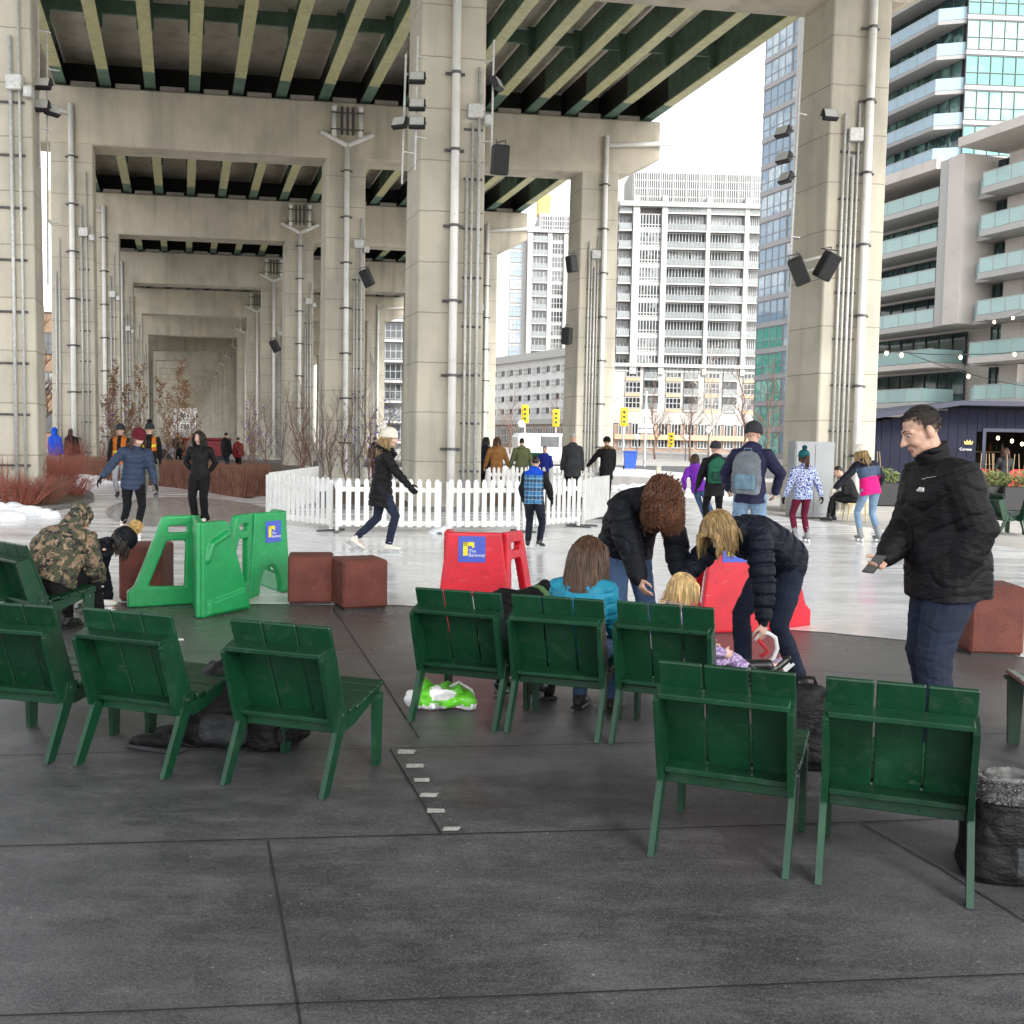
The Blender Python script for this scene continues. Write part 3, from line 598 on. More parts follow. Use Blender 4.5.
for row in range(NR):
    for side in('left','middle','right'):
        if side=='right' and row>7: continue
        ft,hd=colshaft(row,side); o0=CW(AX[side]+.7,rl(row,AX[side]+.7)+.6,0)
        lab={0:'nearest tall concrete column of the %s row under the highway'%side}.get(row,'%s concrete column from the front in the %s row under the highway'%(ORD[row],side))
        T=thing('concrete_column',lab,'column',o0,0,'concrete columns carrying the highway')
        mb=MB(); mb.add([q-o0 for q in ft+hd],[(3,2,1,0),(4,5,6,7),(0,1,5,4),(1,2,6,5),(2,3,7,6),(3,0,4,7)]); sh=mb.build('shaft',CON,T)
        import bmesh as _b
        b=_b.new(); b.from_mesh(sh.data); _b.ops.bevel(b,geom=[e for e in b.edges if abs((e.verts[0].co-e.verts[1].co).z)>3],offset=.03,segments=1,affect='EDGES'); b.to_mesh(sh.data); b.free()
        fr=(ft[1]-ft[0]).normalized(); nv=V(fr.y,-fr.x,0)
        if nv.y>0: nv=-nv
        def onface(fx,z,out):   # point on the front face
            t=(z+.03)/(hz(row)+.05); p=ft[0].lerp(ft[1],fx).lerp(hd[0].lerp(hd[1],fx),t); return V(p.x,p.y,z)+nv*out-o0
        det=row<4
        pf={'left':.52,'middle':.53,'right':.62}[side]
        if not(side=='left' and row==0):
            r=.095 if row<6 else .085; zt=hz(row)+ (1.35 if side!='middle' else .55); mb=MB()
            mb.tube([onface(pf,.25,.16),onface(pf,6,.16),onface(pf,zt,.16)],r,12 if det else 6)
            if side=='right' and row>0: mb.tube([onface(pf,zt-.35,.16),onface(pf+.9,zt-.25,.16),onface(pf+1.95,zt-.12,.16)],r*.9,10)
            if side=='left': mb.tube([onface(pf,zt-.3,.16),onface(pf-1.2,zt-.05,.16)],r*.8,10)
            if side=='middle' and row>0:
                a=onface(pf,zt,.16); 
                for s in(-1,1):
                    mb.tube([a-V(0,0,.12),onface(pf+s*.66,zt+.35,.16)],r,10); mb.tube([onface(pf+s*.34,zt+.22,.16),onface(pf+s*.34,zt+.45,.16),onface(pf+s*.34,zt+1.1,.16)],[r*1.1,r*.85,r*.85],10); mb.tube([onface(pf+s*.34,zt+1.1,.16),onface(pf+s*.34,zt+1.32,.16)],[r*.85,r*1.25],10)
            dp=mb.build('downpipe',WPIPE,T,True)
            if side=='middle' and 0<row<5:
                q=MB(); a=onface(pf,zt,.06)
                for xx in(-.14,0,.14): p_=onface(pf+xx,zt+.3,.05); q.tube([p_,p_+V(0,0,1.0)],.05,5)
                for zz in(.45,1.05): q.tube([onface(pf-.42,zt+zz,.22),onface(pf+.42,zt+zz,.22)],.03,5)
                q.build('pipe_frame',DGREY,dp)
            if row<3:
                z=1.4
                while z<hz(row)+.3:
                    q=MB(); c=onface(pf,z,.16); q.tube([c-V(0,0,.03),c+V(0,0,.03)],r*1.22,12); c1=onface(pf-.16,z,.06); c2=onface(pf+.14,z,.06); q.tube([c1,c2],.035,6); q.build('clamp',DGREY,dp); z+=1.66
        cs={'left':(.12,.2,.72,.84),'middle':(.72,.80,.90),'right':(.24,.32,.40,.48)}[side]
        for j,fx in enumerate(cs):
            if row>6: break
            rr=(.035,.028,.04,.03)[j]; zt=hz(row)*( .62+.1*j if side!='right' else (.78,.74,.7,.8)[j]); q=MB(); q.tube([onface(fx,.1,.07),onface(fx,zt,.07)],rr,8 if det else 4); q.build('conduit',GALV,T,True)
        if row<4:
            z=.9; lo,hi=cs[0]-.05,cs[-1]+.06
            if side=='left' and row>0: lo=.66
            while z<hz(row)*.72:
                q=MB(); a=onface(lo,z,.03); c=onface(hi,z,.03); q.tube([a,c],.028,6); q.build('bracket',DGREY,T); z+=1.09
            X=Matrix.Translation(onface(cs[-1]-.06,hz(row)*.74,.09)); q=MB(); q.rbox(-.17,.17,-.08,.08,-.16,.16,.02,0,X); q.rbox(.2,.38,-.07,.07,-.30,-.08,.015,0,X); q.build('junction_box',GALV,T)
    # cap beam
    a0,a1=-6.4,17.5; z0=hz(row); z1=z0+BD; mb=MB(); th=CT+.06; o0=CW(5,rl(row,5),z0); prof=[(a0,z0+.55),(AX['left']-.4,z0),(AX['right']+CW_+.35,z0),(a1,z0+.62),(a1,z1),(a0,z1)]
    f0=[CW(a,rl(row,a)-.03,z)-o0 for a,z in prof]; f1=[CW(a,rl(row,a)+th,z)-o0 for a,z in prof]; n=6
    mb.add(f0+f1,[tuple(range(n)),tuple(range(n,2*n))[::-1]]+[(i,i+n,(i+1)%n+n,(i+1)%n) for i in range(n)])
    T=thing('cap_beam','%s concrete cross beam from the front resting on the columns'%ORD[row],'beam',o0,0,'cross beams under the deck')
    bo=mb.build('beam',BEAM,T); b=_b.new(); b.from_mesh(bo.data); _b.ops.bevel(b,geom=b.edges[:],offset=.05,segments=1,affect='EDGES'); b.to_mesh(bo.data); b.free()
    if row<5:
        for k in range(15):
            if k%1==0:
                a=-4.07+1.51*k+.75
                if a>a1-.6: continue
                q=MB(); p=[CW(x,rl(row,x)+y,0)-V(o0.x,o0.y,0) for x,y in((a-.42,.12),(a+.42,.12),(a+.42,.9),(a-.42,.9))]; q.add([V(v.x,v.y,BD-.02) for v in p]+[V(v.x,v.y,BD+.20) for v in p],[(0,1,2,3)[::-1],(4,5,6,7),(0,1,5,4),(1,2,6,5),(2,3,7,6),(3,0,4,7)]); q.build('bearing_pad',SOFF,T)
# girders: one long plate girder each, paler paint on the lower flange, greener ends at each beam
GH=1.05
def gz(a,l): return HB+BD+.10-.0146*min(l-a*TS-L0,6*SP)
for k in range(15):
    a=-4.07+1.51*k; T=thing('steel_girder','%s green steel girder counted from the left under the deck'%ORD[k],'girder',CW(a,L0,gz(a,L0)),0,'steel girders under the deck'); o0=T.location
    fb=MB(); wb=MB(); tb=MB(); seg=[(-16,L0+a*TS-1.6,0)]
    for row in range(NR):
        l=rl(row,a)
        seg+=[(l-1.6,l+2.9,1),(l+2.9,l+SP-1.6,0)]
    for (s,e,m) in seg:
        for mbx,hw,zb,zt,mm in((fb,.19,0,.045,m),(wb,.02,.045,GH,m)):
            vs=[CW(a+dx,l,gz(a,l)+dz)-o0 for l in(s,e) for dz in(zb,zt) for dx in(-hw,hw)]
            mbx.add(vs,[(0,1,3,2),(4,6,7,5),(0,4,5,1),(2,3,7,6),(0,2,6,4),(1,5,7,3)],mm)
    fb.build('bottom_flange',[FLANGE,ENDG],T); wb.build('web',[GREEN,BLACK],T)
for row in range(-1,9):
    for fr in ((.0,.36,.68) if row<3 else (0,.5)):
        l=L0+SP*row+SP*fr+(1.1 if fr==0 else 0); mb=MB(); dark=fr==0; a0,a1=-4.0,17.0; n=14
        z0,z1=(.2,GH-.02) if dark else (.50,.92)
        for k in range(n):
            x0=-4.07+1.51*k+.03; x1=x0+1.45; vs=[CW(x,l+x*TS+dy,gz(x,l+x*TS)+dz) for x in(x0,x1) for dy in(0,.10 if not dark else .25) for dz in(z0,z1)]
            o0=CW(6,l+6*TS,12); mb.add([v-o0 for v in vs],[(0,1,3,2),(4,6,7,5),(0,4,5,1),(2,3,7,6),(0,2,6,4),(1,5,7,3)])
            if not dark and row<3:
                for xx in(x0+.12,x1-.12): mb.add([CW(xx+dx,l+x*TS+dy,gz(xx,l+x*TS)+dz)-o0 for x in(xx,) for dx in(-.1,.1) for dy in(-.02,.13) for dz in(.1,GH-.02)],[(0,1,3,2),(4,6,7,5),(0,4,5,1),(2,3,7,6),(0,2,6,4),(1,5,7,3)])
        nm=('black end diaphragm over the %s beam'%ORD[row] if row>=0 else 'black end diaphragm over the viewer') if dark else ('%s green cross frame between the girders past the %s beam'%({.36:'nearer',.68:'farther',.5:'single'}[fr],ORD[row]) if row>=0 else '%s green cross frame between the girders overhead'%{.36:'nearer',.68:'farther',.5:'single'}[fr])
        mb.build('cross_frame',BLACK if dark else GREEN,None,label=nm,cat='cross frame',group='cross frames between the girders',loc=o0)
T=thing('highway_deck','long concrete highway deck carried overhead on green girders','highway deck',CW(6,L0,15))
mb=MB(); o0=T.location
lA,lB=-16,L0+SP*NR
lM=L0+6*SP
def dz(l): return HB+BD+.10+GH-.0146*min(l-L0,6*SP)+.05
for l0_,l1_ in((lA,lM),(lM,lB)):
    vs=[CW(a,l,dz(l+0)+h)-o0 for l in(l0_,l1_) for h in(0,.35) for a in(-5.3,17.9)]
    mb.add(vs,[(0,1,3,2),(4,6,7,5),(0,4,5,1),(2,3,7,6),(0,2,6,4),(1,5,7,3)])
mb.build('slab',DECK,T)
for a in(-5.45,17.62):
    mb=MB()
    for l0_,l1_ in((lA,lM),(lM,lB)):
        vs=[CW(a+dx,l,dz(l)+h)-o0 for l in(l0_,l1_) for h in(-.40,1.1) for dx in(0,.3)]; mb.add(vs,[(0,1,3,2),(4,6,7,5),(0,4,5,1),(2,3,7,6),(0,2,6,4),(1,5,7,3)])
    mb.build('parapet',BEAM,T)
# ------------------------------------------------------------------ buildings
WHITE=pm('white_render',(.41,.405,.39),.75,.05,.2,co='Position'); OFFW=pm('offwhite_render',(.38,.37,.35),.75,.07,.15,co='Position'); PINKC=pm('pale_panel',(.56,.51,.475),.8,.08,.3,co='Position',dirt=((.36,.33,.31),.4)); GREYP=pm('grey_panel',(.32,.32,.33),.6,.1,.2,co='Position'); BRICKO=pm('orange_brick',(.55,.36,.24),.85,.15,1,co='Position'); BROWNB=pm('brown_brick',(.30,.22,.17),.85,.25,.6,co='Position'); MULL=pm('pale_frame',(.37,.37,.365),.5,.05,1); DMULL=pm('dark_frame',(.05,.055,.06),.4,.2,1); SHADOW=pm('recess_shade',(.26,.25,.24),.8,.2,.5,co='Position'); SLABW=pm('slab_white',(.43,.42,.405),.75,.06,.3,co='Position'); SLABG=pm('slab_grey',(.30,.30,.30),.7,.1,.3,co='Position')  # SHADOW: wall grey with the shade of the balcony recesses put in
def glass(name,col,col2,rough=.06,co='Position',sc=.45):
    m,nt,b=nodes(name); oi=N(nt,'ObjectInfo'); f=noise_fac(nt,sc,2,co); f2=mth(nt,'FRACT',mth(nt,'ADD',f,oi.outputs['Random']))
    nt.links.new(ramp(nt,f2,[(.25,col),(.5,tuple((a+b_)/2 for a,b_ in zip(col,col2))),(.62,col2),(.75,col)]),b.inputs['Base Color']); b.inputs['Roughness'].default_value=rough; b.inputs['Specular IOR Level'].default_value=.55; return m
GDARK=glass('dark_glass',(.03,.034,.037),(.20,.21,.21)); GGREEN=glass('green_glass',(.08,.34,.27),(.36,.62,.53),.05,sc=.6); GGREY=glass('grey_glass',(.05,.058,.062),(.26,.28,.28),sc=.9); GBLUE=glass('blue_glass',(.22,.32,.42),(.52,.62,.68),.05,sc=.5); GTEAL=glass('teal_glass',(.02,.05,.05),(.16,.30,.27),.05,sc=.7)
def railglass(name,col):
    m,nt,b=nodes(name); b.inputs['Base Color'].default_value=(*col,1); b.inputs['Roughness'].default_value=.08; b.inputs['Alpha'].default_value=.62; b.inputs['Specular IOR Level'].default_value=.6; return m
RG=railglass('rail_glass',(.46,.66,.64)); RW=railglass('rail_white',(.30,.33,.33)); RB=railglass('rail_blue',(.40,.55,.66))
UM={}
def unit_window(w,h,nx,nz,fm,fw,dep=.12):
    key=('w',round(w,2),round(h,2),nx,nz,fm.name,fw)
    if key in UM: return UM[key]
    mb=MB(); xs=[w*i/nx for i in range(nx+1)]; zs=nz if isinstance(nz,(list,tuple)) else [h*i/nz for i in range(nz+1)]
    for i,x in enumerate(xs): a=max(0,x-fw/2); mb.box(a,min(w,a+fw) if i<nx else w,-dep,.02,0,h)
    for i,z in enumerate(zs):
        for x0,x1 in zip(xs[:-1],xs[1:]): a=max(0,z-fw/2) if i<len(zs)-1 else h-fw; mb.box(x0+fw*.5,x1-fw*.5,-dep+.015,.02,a,a+fw)
    gl=MB(); gl.box(fw*.3,w-fw*.3,-.035,.0,fw*.3,h-fw*.3)
    UM[key]=(mb.mesh('window',fm),gl); return UM[key]
class Bld:
    def __init__(s,name,label,O,ang): s.T=thing(name,label,'building',(O[0],O[1],0),ang,None); s.cnt=0; s.gm={}
    def box(s,name,x0,x1,y0,y1,z0,z1,m,label=None): return MB().box(x0,x1,y0,y1,z0,z1,0).build(name,m,s.T,label=label)
    def win(s,x,z,w,h,nx=3,nz=2,fm=None,gm=None,fw=.12,y=0,rz=0,dep=.12):
        fr,gl=unit_window(w,h,nx,tuple(nz) if isinstance(nz,list) else nz,fm or MULL,fw,dep); gm=gm or GDARK
        k=(fr.name,gm.name)
        if k not in s.gm: s.gm[k]=gl.mesh('pane',gm)
        o=link('window',fr,s.T,loc=(x,y,z),rz=rz); p=link('pane',s.gm[k],o); return o
    def bal(s,x,z,w,dep,h,slab,rail,y=0,th=.28,rh=1.05,posts=6,rz=0,railback=.06,frame=None,clip=0):
        k=('b',round(w,2),dep,th,rh,posts,slab.name,rail.name,clip)
        if k not in UM:
            mb=MB(); 
            if clip: mb.prism([(0,-dep),(w-clip,-dep),(w,0),(w,.1),(0,.1)],0,th)
            else: mb.box(0,w,-dep,.1,0,th)
            w0=w
            if clip: w=w-clip
            r=MB(); r.box(.06,w-.06,-dep+.04,-dep+.07,th+.04,th+rh-.05,0)
            for xx in ((.06,w-.09) if not clip else (.06,)): r.box(xx,xx+.03,-dep+.08,.0,th+.04,th+rh-.05,0)
            if clip: r.prism([(w-.05,-dep+.06),(w,-dep+.05),(w0-.03,-.04),(w0-.08,-.04)],th+.04,th+rh,0)
            r.box(.04,w-.04,-dep+.02,-dep+.09,th+rh-.05,th+rh,1)
            for i in range(posts+1): xx=.05+(w-.14)*i/posts; r.box(xx,xx+.04,-dep+.015,-dep+.038,th,th+rh-.05,1)
            UM[k]=(mb.mesh('balcony',slab),r.mesh('railing',[rail,frame or MULL]))
        a,b=UM[k]; o=link('balcony',a,s.T,loc=(x,y,z),rz=rz); link('railing',b,o); return o
# B2: white slab block straight ahead, about 180 m away
d=180.0; O=D(613,440,d); B=Bld('apartment_block','wide white apartment block with rows of long balconies, right of the second column',(O.x,O.y),R(1.5)); px=d/F
def X2(u): return (u-613)*px*1.0
def Z2(v): return HC+(443-v)*px
fl=17.2*px; z0=Z2(372); NF=9
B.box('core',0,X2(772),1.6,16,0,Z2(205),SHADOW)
B.box('penthouse',X2(628),X2(772),2.2,14,Z2(205),Z2(172),OFFW)
for u0,u1 in((627.5,634),(656,661.5),(700,704),(738,742.5)): B.box('pier',X2(u0),X2(u1),-.25,1.58,Z2(376),Z2(200)-.3,WHITE)
for i in range(NF+1):
    z=z0+i*fl
    B.bal(X2(614),z-.3,X2(627)-X2(614),1.5,2,SLABW,RW,y=1.6,posts=5); 
    if i<NF:
        B.win(X2(634.3),z+.25,X2(655.7)-X2(634.3),fl-.55,7,(0,.6,fl-.55),MULL,GGREY,.17,y=.35); B.box('spandrel',X2(634),X2(656),.3,1.58,z-.3,z+.23,WHITE)
        for a,b,n in((661.7,699.8,9),(704.2,737.8,8),(742.7,757,4)):
            B.win(X2(a),z+.02,X2(b)-X2(a),fl-.34,n+3,(0,.5,fl-.34),MULL,GGREY,.15,y=.9)
        B.win(X2(614.5),z,X2(626)-X2(614.5),fl-.4,3,1,MULL,GDARK,.10,y=1.52)
    for a,b,n in((661.6,699.9,9),(704.1,737.9,8),(742.6,758,4)): B.bal(X2(a),z-.3,X2(b)-X2(a),.15 if i<3 else .35,2,SLABW,RW,y=.2,posts=n,rh=1.0)
zt=z0+NF*fl
B.box('cornice',X2(614),X2(772),-.6,1.58,zt+.8,zt+1.6,WHITE)
for i in range(11): B.win(X2(629+i*13),zt+1.62,X2(12.7)-X2(0),Z2(174)-zt-2,6,4,MULL,GDARK,.16,y=2.1)
zb=Z2(412); hp=(Z2(366)-zb)/3
B.box('podium',X2(612),X2(772),0.2,1.58,0,Z2(368)-.0,WHITE)
B.box('band',X2(612),X2(772),-.5,.18,Z2(425),zb-.3,OFFW); B.box('band',X2(612),X2(772),-.45,.18,Z2(369),Z2(365.5),WHITE)
for r_ in range(3):
    z=zb+r_*hp
    for a,b,t in((624,639,0),(642.5,657,1),(664.5,679.5,0),(682.5,697,1),(703.5,718,0),(721.5,735.5,1),(742,757,0)):
        if t: B.win(X2(a),z+.9,X2(b)-X2(a),hp-1.1,3,1,DMULL,GDARK,.12,y=.14); B.bal(X2(a),z-.1,X2(b)-X2(a),.3,2,SLABW,RW,y=.15,posts=4)
        else: B.win(X2(a),z+.35,X2(b)-X2(a),hp-.75,4,2,MULL,GDARK,.13,y=.14); B.box('spandrel',X2(a),X2(b),-.1,.18,z-.25,z+.3,BRICKO)
B.box('shopfront',X2(612),X2(772),-2.5,.18,0,Z2(426),BROWNB)
for i in range(11): B.win(X2(616+i*13),.6,X2(10)-X2(0),4.2,3,2,MULL,GDARK,.18,y=-2.55)
B.box('canopy',X2(612),X2(772),-3.4,-2.3,Z2(441),Z2(436),BRICKO)
# B1: farther white tower left of it, on a long podium
d=229.0; O=D(524,440,d); B=Bld('apartment_tower','tall white tower with narrow window strips and an orange hoist on its roof',(O.x,O.y),R(4)); px=d/F
X2=lambda u:(u-524)*px; Z2=lambda v: HC+(441-v)*px
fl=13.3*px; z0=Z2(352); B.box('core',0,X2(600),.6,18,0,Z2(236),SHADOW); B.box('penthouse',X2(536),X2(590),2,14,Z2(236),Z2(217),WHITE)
for u0,u1 in((524,529),(544,548),(560,564),(579,583)): B.box('pier',X2(u0),X2(u1),-.3,.58,Z2(360),Z2(236),WHITE)
for i in range(9):
    z=z0+i*fl
    for a,b,t in((529.2,543.8,1),(548.2,559.8,0),(564.2,578.8,1)):
        B.win(X2(a),z+.2,X2(b)-X2(a),fl-.5,4,2 if not t else 1,MULL,GDARK,.14,y=.3)
        if t: B.bal(X2(a),z-.3,X2(b)-X2(a),.5,2,SLABW,RW,y=.2,posts=4)
        else: B.box('spandrel',X2(a),X2(b),.25,.58,z-.3,z+.18,WHITE)
for i in range(4): B.win(X2(537+i*12),Z2(234),X2(11.6)-X2(0),Z2(219)-Z2(234),5,3,MULL,GDARK,.2,y=1.9)
B.box('cornice',X2(522),X2(598),-.6,.6,Z2(237.5),Z2(235),WHITE)
# its side wall, running back along the highway
sx=-9.5
Bs=MB(); q=Bs.box(-10.3,-.02,2.0,16,Z2(362),Z2(246),0); Bs.build('wing',WHITE,B.T)
for i in range(10):
    z=z0-fl*.6+i*fl; B.win(-10.0,z+.3,3.0,fl-.6,4,2,GREYP,GBLUE,.2,y=1.95); B.win(-3.6,z+.3,2.6,fl-.6,3,2,GREYP,GBLUE,.2,y=1.95)
MB().rbox(X2(535),X2(548),4,8,Z2(216),Z2(196),.2).build('roof_hoist',pm('hoist_orange',(.70,.42,.12),.6,.15,.5),B.T)
PODW=pm('podium_white',(.66,.655,.64),.75,.04,.2,co='Position')
# podium of B1: receding to the left
O=D(486,440,226); E2=D(600,440,184); ang=math.atan2(E2.y-O.y,E2.x-O.x); L_=(E2-O).length
B=Bld('podium_block','long white six-storey podium block with square windows behind the traffic lights',(O.x,O.y),ang); zt=17.6; px=.222
B.box('core',0,L_,.5,14,0,zt,PODW); B.box('cornice',-1,L_,-.9,.48,zt-.5,zt+.9,WHITE); nb=12; bw_=L_/nb; fh=(zt-5.5)/4.6
for r_ in range(4):
    z=5.8+fh*r_
    for i in range(nb):
        B.win(i*bw_+bw_*.12,z+.5,bw_*.52,fh-.9,4,2,PODW,GDARK,.18,y=.45); B.win(i*bw_+bw_*.70,z+.9,bw_*.22,fh-1.5,1,1,DMULL,GDARK,.1,y=.45)
B.box('band',0,L_,-.6,.48,4.6,5.6,OFFW); B.box('shopfront',0,L_,-.5,.48,0,4.4,BROWNB)
for i in range(nb): B.win(i*bw_+.6,.8,bw_-1.2,3.2,4,2,MULL,GDARK,.16,y=-.56)
# B3: narrow glass tower
near3=V((783-512)/F*118,118,0); dirf=V(.34,-.94,0).normalized(); Lf=6.9; O=near3-dirf*Lf
B=Bld('glass_tower','narrow blue glass tower with a white corner strip beside the nearest right column',(O.x,O.y),math.atan2(dirf.y,dirf.x)); fl=3.02; nf=17
B.box('core',0,Lf-.02,.35,14,0,fl*nf+1,DMULL); B.box('corner_strip',Lf,Lf+1.25,-.25,14.2,0,fl*nf+6,WHITE)
for i in range(nf):
    B.win(.05,i*fl+.55,Lf*.77,fl-.58,4,(0,.95,fl-.58),GREYP,GBLUE if i>4 else GGREEN,.07,y=.28); B.win(Lf*.79,i*fl+.55,Lf*.2,fl-.58,1,(0,.95,fl-.58),GREYP,GBLUE,.09,y=.3); B.box('slab_band',0,Lf-.03,.1,.33,i*fl,i*fl+.53,GREYP)
B.box('end_wall',Lf+1.27,Lf+1.4,.3,14,0,fl*nf+5,pm('pink_panel',(.50,.42,.40),.8,.1,.6,co='Position'))
# B5 then B4: the near condominium on the right
Q=V(35.1,72,0); dirf=V(.336,-.942,0).normalized(); Lf=22.0; O=Q-dirf*20.5
B=Bld('condominium','pale concrete condominium with stepped green glass balconies on the right edge',(O.x,O.y),math.atan2(dirf.y,dirf.x))
def sB(u): # distance along the facade seen at picture column u
    t=(u-512)/F; return ((O.x-t*O.y)/(t*dirf.y-dirf.x))
s1,s2,s3=sB(943),sB(950),sB(968)
fl=2.95; base=4.95; NF=6
B.box('core',0,26,2.2,16,0,22.5,PINKC)
B.box('fin_wall',s1,s1+1.0,-1.6,2.18,base+2*fl-.3,22.55,WHITE); B.box('fin_wall',s1+1.02,s3,-1.75,2.18,base+2*fl-.3,22.55,PINKC)
B.box('base_wall',-.5,26,-1.3,2.18,0,base-.35,PINKC); B.box('roof_slab',-.8,s1,-2.0,2.5,22.0,22.75,PINKC); B.box('roof_slab',s3+.02,27,-2.4,2.4,22.85,23.5,PINKC)
for i in range(NF):
    z=base+i*fl
    B.win(2.2,z+.1,s1-2.7,fl-.55,7,1,DMULL,GTEAL,.10,y=2.0); B.bal(-.6,z-.35,s1+.55,2.9,2,SLABW if i!=1 else PINKC,RG,y=1.3 if i else 0.6,posts=7,th=.38)
    # right part: recessed bay then wide balconies
    B.win(s3+.25,z+.1,1.3,fl-.5,2,1,DMULL,GTEAL,.09,y=1.2); B.bal(s3+.05,z-.35,2.0,1.3,2,SLABW,RG,y=.9,posts=2,th=.35)
    B.box('wall_panel',s3+1.75,s3+3.4,.6,2.18,z+.0,z+fl-.38,PINKC); B.win(s3+3.45,z+.05,5.2,fl-.5,5,1,DMULL,GTEAL,.10,y=1.7); B.bal(s3+1.6,z-.35,9,2.6,2,SLABW if i!=1 else PINKC,RG,y=1.0 if i!=1 else .5,posts=7,th=.42)
for i in range(5): B.win(1+i*2.6+ (1.2 if i>2 else 0),1.2,1.7,3.2,2,2,MULL,GDARK,.15,y=-1.35); B.box('surround',.7+i*2.6+(1.2 if i>2 else 0),3.0+i*2.6+(1.2 if i>2 else 0),-1.45,-1.28,4.42,4.8,WHITE)
# B4 tower above and behind
K=V((944-512)/F*93,93,0); dl=V(.30,-.954,0).normalized(); Ll=11.0; O=K-dl*Ll
B=Bld('condominium_tower','tall green glass tower rising behind the pale condominium with angled balconies',(O.x,O.y),math.atan2(dl.y,dl.x)); fl=2.96; zb=26.6
B.box('core',0,Ll-.02,.4,20,20,52,DMULL)
for i in range(-1,8):
    z=zb+i*fl; B.win(.4,z+.1,Ll-.9,fl-.3,7,1,DMULL,GTEAL,.10,y=.3); B.bal(-1,z-.3,Ll+.9,2.0,2,SLABG,RB,y=.25,posts=8,th=.32,clip=1.3)
# the face towards the viewer (frontal)
fa=-math.atan2(dl.y,dl.x)+R(3.5)
for i in range(-1,8):
    z=zb+i*fl; B.win(Ll+.02,z+.35,5.6,fl-.45,5,(0,1.05,fl-.45),DMULL,GGREEN,.08,y=.1,rz=fa); MBb=MB(); MBb.box(0,9,-.12,.5,-.05,.33); o=MBb.build('slab_edge',SLABG,B.T); o.location=(Ll,.1,z); o.rotation_euler=(0,0,fa)
    MBb=MB(); MBb.box(5.65,9,-.05,.5,.34,fl-.06); o=MBb.build('cladding',pm('mottled_panel',(.30,.29,.32),.4,.3,.4,co='Position'),B.T); o.location=(Ll,.1,z); o.rotation_euler=(0,0,fa)
# B6 seen between the columns, far left of centre
d=150.0; O=D(350,440,d); B=Bld('slab_building','grey glass block with white floor lines seen in the gap between columns',(O.x,O.y),R(2)); fl=2.86
B.box('core',0,16,.3,12,0,22,GREYP); B.box('roof_parapet',-.3,16.3,-.5,.28,20.6,22.4,DMULL)
for i in range(7):
    z=.8+i*fl
    for j in range(4): B.win(j*4+.1,z+.5,3.8,fl-.65,5,2,GREYP,GGREY,.10,y=.2)
    B.box('slab_line',-.2,16.2,-.7,.26,z-.05,z+.3,WHITE)
# brown block glimpsed past the left columns
O=D(-40,440,95); B=Bld('brick_building','orange brown brick building glimpsed between the two left columns',(O.x,O.y),R(20)); B.box('wall',0,15,0,10,0,12.5,pm('rust_brick',(.20,.13,.085),.9,.25,.5,co='Position')); B.box('roof_edge',-.2,15.2,-.2,10.2,12.52,13,OFFW)
for i in range(5):
    for j in range(3): B.win(1+i*2.8,1.5+j*3.6,1.6,2,2,2,DMULL,GDARK,.12,y=-.03)
O=CW(-14,430,0); B=Bld('added_end_building','added grey office block hiding the bright far end of the highway corridor',(O.x,O.y),YAW); B.box('wall',0,36,0,12,0,26,pm('distant_grey',(.16,.155,.15),.85,.2,.3,co='Position'))  # added block, covers the bright sky gap at the corridor's end
for i in range(6):
    for j in range(5): B.win(2+i*5.6,3+j*4.4,3.6,2.6,3,1,MULL,GDARK,.2,y=-.03)
# ------------------------------------------------------------------ navy kiosk
d=31.0; O=D(872,440,d); NAVY=pm('navy_boards',(.005,.0065,.024),.85,.25,3,co='Position'); NAVYR=pm('navy_roof',(.02,.023,.05),.45,.15,3)
T=thing('kiosk','low navy blue bar kiosk with a wide serving hatch',"kiosk",(O.x,O.y,0),0); X2=lambda u:(u-872)*d/F; Z2=lambda v:HC+(446-v)*d/F
q=MB(); hx0,hx1,hz0,hz1=X2(985),X2(1062),1.02,Z2(430)
n=0; x=0; W=X2(1090)
while x<W:
    x1=min(x+.28,W); ztop=Z2(404)-.1 if x>X2(950) else Z2(404)-.1-(X2(950)-x)*.18
    if x1>hx0 and x<hx1: q.box(x,x1-.012,0,.1,0,hz0); q.box(x,x1-.012,0,.1,hz1,ztop)
    else: q.box(x,x1-.012,0,.1,0,ztop)
    x=x1
q.build('wall',NAVY,T)
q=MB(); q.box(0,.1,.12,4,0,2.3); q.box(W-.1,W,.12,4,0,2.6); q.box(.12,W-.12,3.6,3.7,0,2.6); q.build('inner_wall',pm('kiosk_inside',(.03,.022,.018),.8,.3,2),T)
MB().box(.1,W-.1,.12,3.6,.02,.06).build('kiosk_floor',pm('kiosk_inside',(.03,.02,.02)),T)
q=MB(); pr=[(-.25,Z2(420)),(X2(950),Z2(405)),(W+.4,Z2(405)),(W+.4,Z2(400.5)),(X2(950),Z2(400.5)),(-.25,Z2(415))]; q.prism(pr,-.7,4.2,axis='y'); q.build('roof',NAVYR,T)
q=MB(); 
for a in((hx0-.1,hx0,hz0-.1,hz1+.1),(hx1,hx1+.1,hz0-.1,hz1+.1),(hx0,hx1,hz1,hz1+.1)): q.box(a[0],a[1],-.04,-.002,a[2],a[3])
q.build('hatch_frame',NAVYR,T); MB().rbox(hx0-.05,hx1+.05,-.35,.09,hz0-.06,hz0,.01).build('counter',pm('counter_wood',(.30,.20,.12),.5,.2,6),T)
q=MB(); q.box(hx0+.2,hx1-.2,3.0,3.4,1.1,1.14); q.box(hx0+.2,hx1-.2,3.0,3.4,1.5,1.54); q.build('back_shelf',pm('counter_wood',(.3,.2,.12)),T)
RED=pm('red_cloth',(.55,.02,.03),.7,.2,8)
